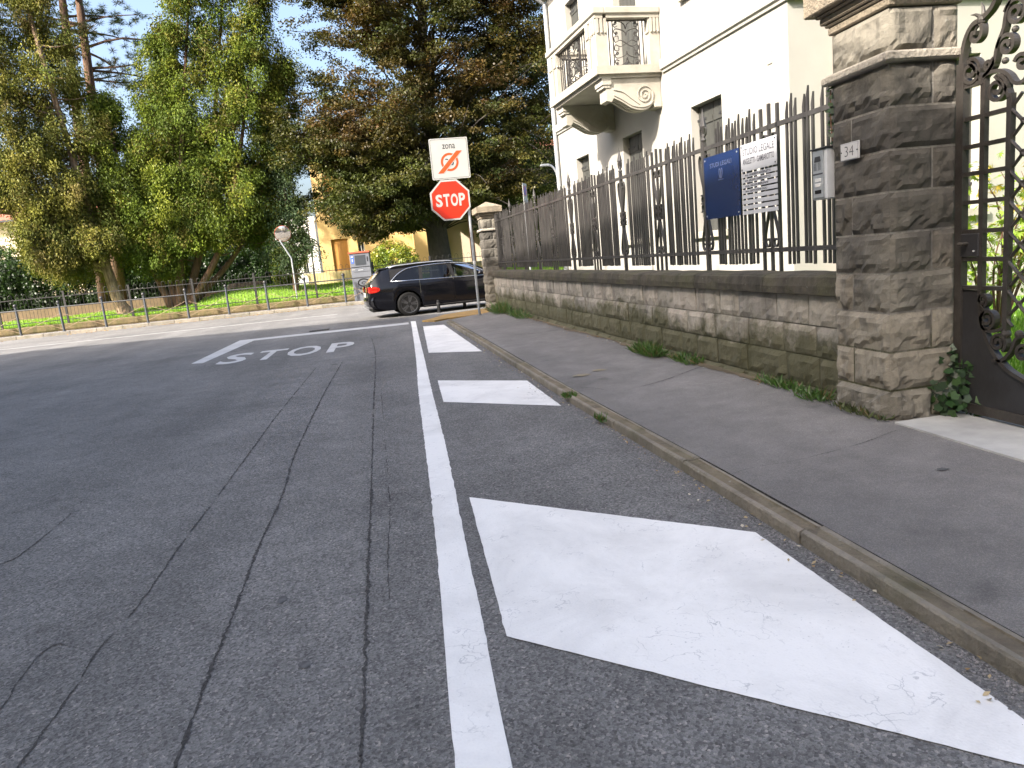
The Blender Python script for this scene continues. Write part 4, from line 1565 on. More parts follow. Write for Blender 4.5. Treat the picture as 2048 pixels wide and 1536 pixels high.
# balcony
bal = MB()
bal.box(-1.16, -0.002, 3.33, 5.83, 4.13, 4.255)
bal.box(-1.10, -0.002, 3.39, 5.77, 4.075, 4.128)
bal = bal.build('balcony', M['trim'], house)
B0, B1 = 3.36, 5.80
mb = MB()
for a, b, c, d in ((-1.17, -0.97, B0 - 0.05, B1 + 0.05), (-0.968, -0.01, B0 - 0.05, B0 + 0.16), (-0.968, -0.01, B1 - 0.16, B1 + 0.05)):
    mb.box(a, b, c, d, 5.04, 5.15, 0.015)
    mb.box(a + 0.03, b - 0.03 if b < -0.5 else b, c + 0.03, d - 0.03, 4.985, 5.038)
mb.build('handrail', M['trim'], bal)


def post(x0, x1, y0, y1):
    mb = MB()
    mb.box(x0, x1, y0, y1, 4.257, 4.984)
    # little guttae hanging under the rail
    for s_ in ('x', 'y'):
        for k in range(3):
            if s_ == 'x':
                yy = y0 + (y1 - y0) * (k + 0.5) / 3
                mb.box(x0 - 0.018, x0 - 0.001, yy - 0.02, yy + 0.02, 4.78, 4.98)
                mb.sphere((x0 - 0.012, yy, 4.77), 0.02, 6, 4)
            else:
                xx = x0 + (x1 - x0) * (k + 0.5) / 3
                mb.box(xx - 0.02, xx + 0.02, y0 - 0.018, y0 - 0.001, 4.78, 4.98)
                mb.sphere((xx, y0 - 0.012, 4.77), 0.02, 6, 4)
    return mb.build('post', M['trim'], bal)


post(-1.13, -0.93, B0, B0 + 0.22)
post(-1.13, -0.93, B1 - 0.22, B1)
post(-1.13, -1.0, B0 + 0.30, B0 + 0.42)
post(-1.13, -1.0, B1 - 0.42, B1 - 0.30)
post(-0.19, -0.01, B0, B0 + 0.13)
post(-0.19, -0.01, B1 - 0.13, B1)


def iron_panel(P0, P1, z0, z1, nrm, bars):
    """ornamental railing between two points"""
    P0, P1 = np.array(P0), np.array(P1)
    L = np.linalg.norm(P1 - P0)
    d = (P1 - P0) / L

    def q(u, v):
        p = P0 + d * u
        return (p[0], p[1], z0 + v)
    H = z1 - z0
    mb = MB()

    def S(pts, th=0.010):
        mb.strip([q(u, v) for u, v in pts], nrm, 0.016, th)
    S([(0, H - 0.012), (L, H - 0.012)], 0.02)
    S([(0, 0.012), (L, 0.012)], 0.02)
    wd = min(0.54, L * 0.62)
    a0 = (L - wd) / 2
    k = bars
    for i in range(k):
        f = (i + 0.5) / k
        S([(a0 * f, 0), (a0 * f, H)], 0.014)
        S([(L - a0 * f, 0), (L - a0 * f, H)], 0.014)
    S([(a0, 0), (a0, H)], 0.014)
    S([(L - a0, 0), (L - a0, H)], 0.014)
    c = L / 2
    r = wd / 2
    for sg in (-1, 1):
        for vz in (0.5,):
            for up in (-1, 1):
                S([(c + sg * u * r, H / 2 + up * v) for u, v in smooth_path([(0.0, 0.0), (0.45, 0.05), (0.85, 0.02), (0.9, 0.10), (0.62, 0.11), (0.6, 0.06)], 5)])
                S([(c + sg * u * r, H / 2 + up * v) for u, v in smooth_path([(0.7, 0.14), (0.9, 0.17), (0.85, 0.22), (0.55, 0.22), (0.1, 0.18), (0.0, 0.12)], 5)])
                S([(c + sg * u * r, H / 2 + up * v) for u, v in smooth_path([(0.62, 0.27), (0.85, 0.25), (0.9, 0.30), (0.6, 0.34), (0.15, 0.30), (0.0, 0.22)], 5)])
                S(spiral(c + sg * r * 0.72, H / 2 + up * 0.155, 0.006, 0.028, 0, 3.4 * PI, 18), 0.008)
                S(spiral(c + sg * r * 0.76, H / 2 + up * 0.31, 0.006, 0.026, 0, 3.4 * PI, 18), 0.008)
    mb.build('railing', M['iron'], bal)


iron_panel((-0.93, B0 + 0.10), (-0.19, B0 + 0.10), 4.26, 4.985, (0, 1, 0), 1)
iron_panel((-0.93, B1 - 0.10), (-0.19, B1 - 0.10), 4.26, 4.985, (0, 1, 0), 1)
iron_panel((-1.06, B0 + 0.42), (-1.06, B1 - 0.42), 4.26, 4.985, (1, 0, 0), 5)


def bracket(y0, y1):
    # side profile in (x, z): front block, S-curve, wall foot
    low = smooth_path([(-0.86, 3.77), (-0.72, 3.70), (-0.55, 3.60), (-0.38, 3.565), (-0.24, 3.59), (-0.16, 3.66)], 5)
    prof = [(-1.02, 4.07), (-1.02, 3.93), (-0.99, 3.92), (-0.99, 3.73), (-0.90, 3.71), (-0.86, 3.77)] + low[1:] + [(-0.13, 3.60), (-0.01, 3.58), (-0.01, 4.07)]
    mb = MB()
    mb.prism(prof, 1, y0, y1)
    mb.box(-1.055, -0.90, y0 - 0.03, y1 + 0.03, 3.975, 4.074)
    mb.box(-1.035, -0.92, y0 - 0.015, y1 + 0.015, 3.93, 3.974)
    mb.box(-0.135, -0.012, y0 - 0.02, y1 + 0.02, 3.60, 3.70)
    for yy, nn in ((y0 - 0.006, (0, 1, 0)), (y1 + 0.006, (0, 1, 0))):
        mb.strip([(x, yy, z) for x, z in spiral(-0.31, 3.80, 0.012, 0.16, PI * 4.5, -PI * 0.2, 44)], nn, 0.022, 0.016)
        mb.strip([(x, yy, z + 0.045) for x, z in low], nn, 0.022, 0.016)
        mb.strip([(x, yy, z) for x, z in smooth_path([(-0.86, 3.90), (-0.70, 3.86), (-0.56, 3.76), (-0.42, 3.66)], 5)], nn, 0.022, 0.014)
    for k in range(2):
        yy = y0 + (y1 - y0) * (0.3 + 0.4 * k)
        mb.strip([(x, yy, z - 0.004) for x, z in low], (0, 1, 0), 0.05, 0.02)
    mb.build('bracket', M['trim'], bal)


bracket(3.42, 3.70)
bracket(5.42, 5.70)

# =================================================================== STREET SIGNS
ss = thing('stop_sign', 'red octagonal STOP sign below a white end of zone panel on a grey pole', 'road sign', (2.175, 17.0, 0.095))
MB().tube(smooth_path([(0, 0, -0.1), (0, 0, 1.2), (0, 0, 2.35), (0, 0, 2.62), (-0.06, 0, 2.78), (-0.30, 0.0, 2.95), (-0.36, 0, 3.1), (-0.36, 0, 3.5), (-0.36, 0, 4.02)], 5), 0.030, 10).build('pole', M['galv'], ss, True)
CX, CZ = -0.41, 2.665


def octo(r_):
    a = r_ / math.cos(PI / 8)
    return [(CX + a * math.cos(PI / 8 + k * PI / 4), CZ + a * math.sin(PI / 8 + k * PI / 4)) for k in range(8)]


oc = MB().prism(octo(0.45), 1, -0.075, -0.06).build('octagon_plate', M['signwhite'], ss)
MB().prism(octo(0.412), 1, -0.0775, -0.0752).build('red_face', M['signred'], oc)
mb = MB()
x = CX - 0.335
for ch, wd in (('S', 0.155), ('T', 0.145), ('O', 0.165), ('P', 0.145)):
    vs, fs = text_in(ch, x, x + wd, CZ - 0.14, CZ + 0.14, 0.035)
    mb.add([(a, -0.0795, b) for a, b, _ in vs], fs)
    x += wd + 0.022
mb.build('lettering', M['signwhite'], oc)
ZX, ZZ = -0.325, 3.575


def rrect(hx, hz, r_):
    out = []
    for sx, sz, a0 in ((1, 1, 0), (-1, 1, PI / 2), (-1, -1, PI), (1, -1, 1.5 * PI)):
        for k in range(5):
            a = a0 + k * PI / 8
            out.append((ZX + sx * (hx - r_) + r_ * math.cos(a), ZZ + sz * (hz - r_) + r_ * math.sin(a)))
    return out


zp = MB().prism(rrect(0.435, 0.448, 0.03), 1, -0.075, -0.06).build('zone_panel', M['signwhite'], ss)
mb = MB()
a, b = rrect(0.412, 0.425, 0.03), rrect(0.406, 0.419, 0.03)
mb.add([(p[0], -0.0772, p[1]) for p in a] + [(p[0], -0.0772, p[1]) for p in b], [(i, (i + 1) % 20, 20 + (i + 1) % 20, 20 + i) for i in range(20)])
vs, fs = text_in('zona', ZX - 0.145, ZX + 0.145, ZZ + 0.215, ZZ + 0.315, 0.004)
mb.add([(p[0], -0.0774, p[1]) for p in vs], fs)
mb.build('lettering', M['signgrey'], zp)
RX, RZ = ZX - 0.01, ZZ - 0.075
mb = MB()
vs, fs = text_in('30', RX - 0.095, RX + 0.095, RZ - 0.075, RZ + 0.075, 0.002)
mb.add([(p[0], -0.0774, p[1]) for p in vs], fs)
mb.build('numerals', M['signgrey'], zp)
mb = MB()
k = 32
mb.add([(RX + r_ * math.cos(2 * PI * i / k), -0.0780, RZ + r_ * math.sin(2 * PI * i / k)) for r_ in (0.20, 0.152) for i in range(k)], [(i, (i + 1) % k, k + (i + 1) % k, k + i) for i in range(k)])
mb.build('ring', M['signorange'], zp)


def bar(hw, y, mt, nm, ex=0.0):
    d = np.array([0.60, 0.50])
    d /= np.linalg.norm(d)
    A = np.array([RX - 0.285 - ex, RZ - 0.235])
    B = np.array([RX + 0.30 + ex, RZ + 0.235])
    P = [(A[0], A[1]), (A[0] + hw * 2, A[1]), (B[0], B[1]), (B[0] - hw * 2, B[1])]
    MB().add([(p[0], y, p[1]) for p in P], [(0, 1, 2, 3)]).build(nm, mt, zp)


bar(0.082, -0.0786, M['signwhite'], 'bar_border', 0.012)
bar(0.064, -0.0794, M['signorange'], 'diagonal_bar')
mb = MB()
for z in (CZ + 0.28, CZ + 0.38, ZZ - 0.25, ZZ + 0.25):
    mb.box(-0.56, -0.14, -0.058, -0.032, z - 0.02, z + 0.02)
mb.box(-0.3, -0.0, -0.058, -0.032, CZ - 0.2, CZ - 0.16)
mb.build('bracket_rail', M['galv'], ss)
MB().tube([(0, 0, 1.18), (0, 0, 1.26)], 0.034, 10).build('clamp_band', M['plate'], ss)

# no parking panel seen almost edge on above the far fence
t = thing('no_parking_sign', 'narrow white panel with blue and red roundel above the far end of the fence', 'road sign', (4.97, 24.0, 0), (0, 0, R(62)))
MB().tube([(0, 0.04, 0), (0, 0.04, 3.65)], 0.03, 8).build('pole', M['galv'], t)
MB().box(-0.22, 0.22, -0.012, 0.0, 2.95, 3.68, 0.004).build('panel', M['signwhite'], t)
for r_, y, mt, nm in ((0.17, -0.0145, 'signred', 'ring'), (0.135, -0.0165, 'signblue', 'disc')):
    MB().lathe([(r_, y), (r_, y + 0.001)], (0, 0, 3.44), 24, 1).build(nm, M[mt], t)
MB().add([(-0.12, -0.019, 3.53), (-0.09, -0.019, 3.56), (0.12, -0.019, 3.35), (0.09, -0.019, 3.32)], [(0, 1, 2, 3)]).build('slash', M['signred'], t)

# street lamp at the far corner of the villa
t = thing('street_lamp', 'pale street lamp with a curved arm at the far corner of the villa', 'street lamp', (6.12, 24.0, 0))
MB().tube(smooth_path([(0, 0, 0), (0, 0, 2.9), (0, 0, 3.6), (-0.04, 0, 3.95), (-0.16, 0, 4.15), (-0.30, 0, 4.2)], 5), 0.035, 8).build('pole', M['galv'], t, True)
MB().box(-0.55, -0.26, -0.06, 0.06, 4.17, 4.24, 0.015).build('lamp_head', M['galv'], t)

# =================================================================== CORNER: yellow strip and bollards
o = MB().prism(ccw([(0.86, 17.86), (1.14, 17.45), (1.5, 17.80), (2.25, 17.92), (3.3, 18.3), (3.4, 19.9), (2.5, 19.85), (1.5, 19.15), (1.22, 18.5)]), 2, -0.01, 0.035).build('yellow_ramp', M['yellow'])
tag(o, 'worn yellow ramp strip curving round the footway corner', 'kerb ramp')
pr = None
for i, (x, y) in enumerate(((1.50, 20.62), (2.29, 21.1))):
    if pr is None:
        pr = thing('bollard', 'short black bollard in front of the rear door of the black car', 'bollard', (x, y, 0), group='short black bollards beside the car')
        MB().lathe([(0.07, 0), (0.07, 0.03), (0.05, 0.04), (0.045, 0.34), (0.03, 0.36)], (0, 0, 0), 10).build('post', M['black'], pr)
        MB().lathe([(0.052, 0.24), (0.052, 0.29)], (0, 0, 0), 10).build('band', M['dark'], pr)
    else:
        q = pr.copy()
        COL.objects.link(q)
        q.location = (x, y, 0)
        q['label'] = 'short black bollard next to the stop sign pole, right one of the two'
        for ch in pr.children:
            d = ch.copy()
            COL.objects.link(d)
            d.parent = q

# =================================================================== PEDESTRIAN RAILING + PARK FENCE
rail = thing('pedestrian_railing', 'grey street railing with ball topped posts and crossed rods along the far kerb', 'railing', (0, 31.7, 0.12))
pm = MB()
pm.lathe([(0.06, 0), (0.06, 0.02), (0.047, 0.03), (0.043, 1.06), (0.052, 1.07), (0.052, 1.10), (0.03, 1.12)], (0, 0, 0), 10)
pm = pm.mesh('post')
pm.materials.append(M['barrier'])
fm = MB().sphere((0, 0, 1.17), 0.072, 12, 8).mesh('finial')
fm.materials.append(M['dark'])
fm.polygons.foreach_set('use_smooth', [True] * len(fm.polygons))
tr_ = MB().tube([(0, 0, 0.98), (1.588, 0, 0.98)], 0.026, 8).mesh('top_rail')
tr_.materials.append(M['dark'])
br1 = MB().tube([(0.03, 0.01, 0.72), (1.56, 0.01, 0.10)], 0.010, 6).mesh('brace')
br1.materials.append(M['rust'])
br2 = MB().tube([(0.03, -0.01, 0.10), (1.56, -0.01, 0.72)], 0.010, 6).mesh('brace')
br2.materials.append(M['rust'])
PX_ = [-14.28 + 1.588 * i for i in range(-6, 12)]
for i, x in enumerate(PX_):
    p_ = link('post', pm, rail)
    p_.location = (x, 0, random.uniform(-.01, .01))
    p_.rotation_euler = (random.uniform(-.012, .012), random.uniform(-.018, .018), 0)
    f_ = link('finial', fm, p_)
    if i < len(PX_) - 1:
        for me_ in (tr_, br1, br2):
            q = link(me_.name.split('.')[0], me_, rail)
            q.location = (x, 0, 0)

lw = MB()
vs, fs = [], []
for i in range(121):
    x = -40 + 0.4 * i
    k = 0.012 * mnoise.noise(Vector((x * 0.6, 0, 0)))
    vs += [(x, 32.40, 0.0), (x, 32.40 + k, 0.37), (x, 32.43, 0.40 + k), (x, 32.66, 0.41 + k), (x, 32.70, 0.0)]
for i in range(120):
    for j in range(4):
        a = i * 5 + j
        fs.append((a, a + 5, a + 6, a + 1))
o = lw.add(vs, fs).build('low_wall', M['mosswall'])
tag(o, 'low mossy concrete wall under the hooped park fence across the street', 'wall')

pf = thing('park_fence', 'thin dark hoop topped park fence standing on the low mossy wall', 'fence', (0, 32.55, 0.40))
hp = MB()
hpts = [(0, 0, -0.02), (0, 0, 1.24)] + [(0.07 - 0.07 * math.cos(a), 0, 1.24 + 0.085 * math.sin(a)) for a in np.linspace(0, PI, 9)[1:-1]] + [(0.14, 0, 1.24), (0.14, 0, -0.02)]
hp.tube(hpts, 0.0062, 5)
hp = hp.mesh('hoop')
hp.materials.append(M['parkrail'])
for i in range(104):
    o = link('hoop', hp, pf)
    o.location = (-20.2 + i * 0.28 + random.uniform(-.01, .01), 0, random.uniform(-.01, .01))
for x in [-20.3 + 2.5 * i for i in range(13)]:
    MB().box(x - 0.04, x + 0.04, -0.03, 0.03, -0.3, 1.33).build('post', M['parkrail'], pf)
for z in (0.16, 1.12):
    MB().box(-20.3, 9.0, -0.016, 0.016, z - 0.016, z + 0.016).build('rail', M['parkrail'], pf)

# =================================================================== KIOSK, MIRROR, STUMP
k_ = thing('parking_ticket_kiosk', 'grey street kiosk with a red top, dark screen and black graffiti, left of the car', 'kiosk', (-0.80, 32.0, 0.10), (0, 0, R(-6)))
body = MB().box(-0.42, 0.42, 0, 0.5, 0.0, 1.42, 0.015).build('lower_cabinet', M['kioskgrey'], k_)
up = MB().box(-0.42, 0.42, 0.0, 0.5, 1.445, 2.02, 0.015).build('upper_cabinet', M['kioskgrey'], k_)
MB().box(-0.40, 0.40, 0.03, 0.47, 1.42, 1.445).build('gap', M['dark'], k_)
MB().box(-0.45, 0.45, -0.04, 0.54, 2.022, 2.10, 0.012).build('red_top', M['rimred'], k_)
MB().box(-0.20, 0.25, -0.012, -0.001, 1.53, 1.94).build('screen', M['kioskdark'], up)
MB().box(-0.37, -0.25, -0.006, -0.001, 1.62, 1.95).build('blue_label', M['signblue'], up)
MB().box(-0.355, -0.265, -0.009, -0.0065, 1.86, 1.92).build('label_print', M['signwhite'], up)
MB().box(-0.335, -0.285, -0.009, -0.0065, 1.68, 1.80).build('label_print', M['signwhite'], up)
MB().box(0.31, 0.35, -0.012, -0.001, 1.66, 1.86).build('slot', M['black'], up)
MB().box(-0.38, -0.24, -0.006, -0.001, 1.335, 1.36).build('label_print', M['signwhite'], body)
MB().box(-0.12, 0.1, -0.006, -0.001, 1.30, 1.335).build('label_print', M['galv'], body)
MB().box(-0.30, 0.36, -0.006, -0.001, 1.235, 1.25).build('seam', M['dark'], body)
mb = MB()


def gr(pts, th):
    mb.strip([(u, -0.004, z) for u, z in pts], (0, 1, 0), 0.004, th)


gr([(0.05 + 0.23 * math.cos(a), 0.78 + 0.15 * math.sin(a)) for a in np.linspace(0.3, 2 * PI + 0.1, 28)], 0.055)
gr([(0.06 + 0.09 * math.cos(a), 0.76 + 0.05 * math.sin(a)) for a in np.linspace(0.2, 2 * PI * 0.95, 16)], 0.03)
gr([(-0.15, 0.53), (0.0, 0.50), (0.18, 0.52)], 0.05)
gr([(0.07, 0.55), (0.06, 0.40), (0.02, 0.32)], 0.05)
gr([(-0.2, 0.40), (-0.05, 0.30), (0.03, 0.22)], 0.05)
gr([(0.20, 0.35), (0.12, 0.2), (0.02, 0.08)], 0.05)
mb.build('graffiti', M['black'], body)

mt_ = thing('traffic_mirror', 'round convex traffic mirror with red rim on a cranked pole in the park', 'traffic mirror', (-3.72, 33.2, 0.35))
MB().tube([(0, 0, 0), (0, 0, 1.72), (0.0, 0, 1.85), (-0.32, 0, 2.52), (-0.36, 0, 2.6), (-0.33, 0, 3.0)], 0.032, 8).build('pole', M['galv'], mt_)
vs, fs = [], []
nr, na = 6, 28
for i in range(nr + 1):
    rr_ = 0.33 * i / nr
    for k in range(na):
        a = 2 * PI * k / na
        vs.append((rr_ * math.cos(a), -0.07 * (1 - (i / nr) ** 2), rr_ * math.sin(a)))
for i in range(nr):
    for k in range(na):
        fs.append((i * na + k, i * na + (k + 1) % na, (i + 1) * na + (k + 1) % na, (i + 1) * na + k))
g_ = MB().add(vs, fs).build('mirror_glass', M['mirror'], mt_, True)
g_.location = (-0.21, -0.05, 2.92)
g_.rotation_euler = (R(15), 0, R(10))
rim_ = MB().lathe([(0.326, -0.008), (0.345, -0.02), (0.35, 0.03), (0.3, 0.06)], (0, 0, 0), 28, 1).build('rim', M['rimred'], mt_)
rim_.location = (-0.21, -0.02, 2.92)
rim_.rotation_euler = (R(15), 0, R(10))

st = MB()
vs, fs = [], []
na = 22
for i, (r0_, z) in enumerate(((1.15, -0.3), (1.0, 0.0), (0.86, 0.16), (0.80, 0.25), (0.5, 0.28), (0.01, 0.26))):
    for k in range(na):
        a = 2 * PI * k / na
        q = r0_ * (1 + 0.14 * mnoise.noise(Vector((math.cos(a) * 2, math.sin(a) * 2, 4))) + 0.05 * math.sin(a * 9))
        vs.append((-6.75 + q * math.cos(a), 38.8 + q * math.sin(a) * 0.9, lawn_z(-6.75, 38.8) + z - 0.03))
for i in range(5):
    for k in range(na):
        fs.append((i * na + k, i * na + (k + 1) % na, (i + 1) * na + (k + 1) % na, (i + 1) * na + k))
o = st.add(vs, fs).build('tree_stump', M['palebark'])
tag(o, 'wide pale tree stump on the grassy mound in the park', 'tree stump')

# =================================================================== CAR  (s along the car from the rear axle, y across, z up)
car = thing('estate_car', 'black estate car with silver roof rails and window trim, turning at the corner', 'car', (0.60, 21.47, 0.0), (0, 0, R(6)))


def tab(t):
    xs, ys = zip(*t)
    return lambda s: float(np.interp(s, xs, ys))


z_top = tab([(-1.10, 0.60), (-1.07, 0.80), (-1.02, 0.99), (-0.97, 1.03), (-0.80, 1.22), (-0.66, 1.355), (-0.55, 1.385), (-0.2, 1.41), (0.4, 1.43), (1.0, 1.432), (1.45, 1.41), (1.75, 1.365), (2.05, 1.25), (2.4, 1.09), (2.7, 0.965), (2.95, 0.93), (3.3, 0.865), (3.55, 0.77), (3.66, 0.62), (3.70, 0.5)])
z_belt = tab([(-1.1, 0.98), (-0.5, 0.995), (0.4, 0.975), (1.4, 0.945), (2.3, 0.92), (2.7, 0.91), (3.7, 0.80)])
wid = tab([(-1.10, 0.70), (-1.0, 0.80), (-0.8, 0.865), (-0.3, 0.905), (0.5, 0.91), (2.4, 0.91), (3.0, 0.895), (3.4, 0.83), (3.6, 0.70), (3.70, 0.55)])
w_roof = tab([(-1.1, 0.62), (-0.6, 0.60), (0, 0.625), (1.2, 0.635), (1.8, 0.60), (2.6, 0.70), (3.7, 0.6)])
z_low = tab([(-1.10, 0.44), (-1.0, 0.30), (-0.6, 0.22), (-0.3, 0.2), (3.2, 0.18), (3.5, 0.2), (3.70, 0.34)])
ARCH = [(0.0, 0.33, 0.385), (2.81, 0.33, 0.385)]


def z_bot(s):
    z = z_low(s)
    for c, zc, r_ in ARCH:
        if abs(s - c) < r_:
            z = max(z, zc + math.sqrt(r_ * r_ - (s - c) ** 2))
    return z


def section(s):
    """half section from sill to roof centre: 9 points"""
    zt, zb, w_, wr, b = z_top(s), z_belt(s), wid(s), w_roof(s), z_bot(s)
    zb = min(zb, zt - 0.02)
    b = min(b, zb - 0.05)
    top = zt > z_belt(s) + 0.06
    P = []
    sh = max(b + 0.02, zb - 0.16)
    P.append((w_ * 0.955, b))
    P.append((w_ * 0.985, b + (sh - b) * 0.35))
    P.append((w_ * 0.998, b + (sh - b) * 0.75))
    P.append((w_, sh))
    P.append((w_ * 0.975, sh + (zb - sh) * 0.55))
    P.append((w_ * 0.925, zb))
    f = min(1.0, max(0.0, (zt - z_belt(s)) / 0.42))
    wr2 = w_ * 0.90 * (1 - f) + wr * f
    ze = zb + (zt - zb) * 0.80
    P.append((wr2 + 0.035 * f, ze))
    P.append((wr2 * 0.86, zb + (zt - zb) * 0.955))
    P.append((0.0, zt))
    return P


def side_pt(s, z, off=0.0):
    """point on the greenhouse side at height z"""
    P = section(s)
    a, b = P[5], P[6]
    t_ = (z - a[1]) / max(b[1] - a[1], 1e-6)
    y = a[0] + (b[0] - a[0]) * t_
    return (s, -(y + off), z)


# windows as (s, z) outlines on the flank
WIN = {'rear_quarter_window': [(-0.42, 1.005), (-0.20, 1.17), (0.02, 1.285), (0.20, 1.325), (0.40, 1.345), (0.36, 0.99)],
       'rear_door_window': [(0.46, 0.985), (0.50, 1.348), (0.9, 1.362), (1.22, 1.358), (1.30, 0.96)],
       'front_door_window': [(1.40, 0.955), (1.34, 1.352), (1.6, 1.335), (1.85, 1.26), (2.12, 1.12), (2.36, 0.975), (2.36, 0.935)]}
stations = sorted(set([round(-1.10 + 0.05 * i, 3) for i in range(97)] + [-1.09, 3.69, 0.355, 0.363, 1.325, 1.333, 2.415, 2.423]))
secs = [section(s) for s in stations]
np_ = 9


def in_open(s):
    return -0.40 < s < 2.34


def loft(pred, name, mt, parent, sides=(1, -1)):
    mb = MB()
    for sg in sides:
        base = len(mb.v)
        for s, P in zip(stations, secs):
            for y, z in P:
                mb.v.append((s, sg * y, z))
        for i in range(len(stations) - 1):
            for j in range(np_ - 1):
                if pred((stations[i] + stations[i + 1]) / 2, j):
                    a = base + i * np_ + j
                    q = (a, a + np_, a + np_ + 1, a + 1)
                    mb.f.append(q if sg < 0 else q[::-1])
    # drop unused verts
    used = sorted({k for f in mb.f for k in f})
    mp = {k: i for i, k in enumerate(used)}
    mb.v = [mb.v[k] for k in used]
    mb.f = [tuple(mp[k] for k in f) for f in mb.f]
    return mb.build(name, mt, parent, True, 40)


def is_door(s):
    return 0.363 < s < 2.415


def is_seam(s):
    return 0.355 < s < 0.363 or 1.325 < s < 1.333 or 2.415 < s < 2.423


def body_pred(s, j):
    if j == 5 and in_open(s):
        return False
    if j <= 4 and (is_door(s) or is_seam(s)):
        return False
    if j in (6, 7) and (1.72 < s < 2.66) and j == 7:
        return False
    if j == 7 and -0.95 < s < -0.68:
        return False
    return True


bodyo = loft(body_pred, 'body', M['carpaint'], car)
for sg in (-1, 1):
    loft(lambda s, j: j <= 4 and 0.363 < s < 1.325, 'rear_door', M['carpaint'], car, (sg,))
    loft(lambda s, j: j <= 4 and 1.333 < s < 2.415, 'front_door', M['carpaint'], car, (sg,))
loft(lambda s, j: j == 7 and 1.72 < s < 2.66, 'windscreen', M['carglass'], car)
loft(lambda s, j: j == 7 and -0.95 < s < -0.68, 'rear_window', M['darkglass'], car)
doors = [o for o in car.children if o.name.split('.')[0] in ('rear_door', 'front_door')]
# end caps
for s, nm in ((-1.10, 'rear_panel'), (3.70, 'front_panel')):
    P = section(s)
    pts = [(s, y, z) for y, z in P] + [(s, -y, z) for y, z in P[-2::-1]]
    MB().add(pts, [tuple(range(len(pts)))]).build(nm, M['carpaint'], car)
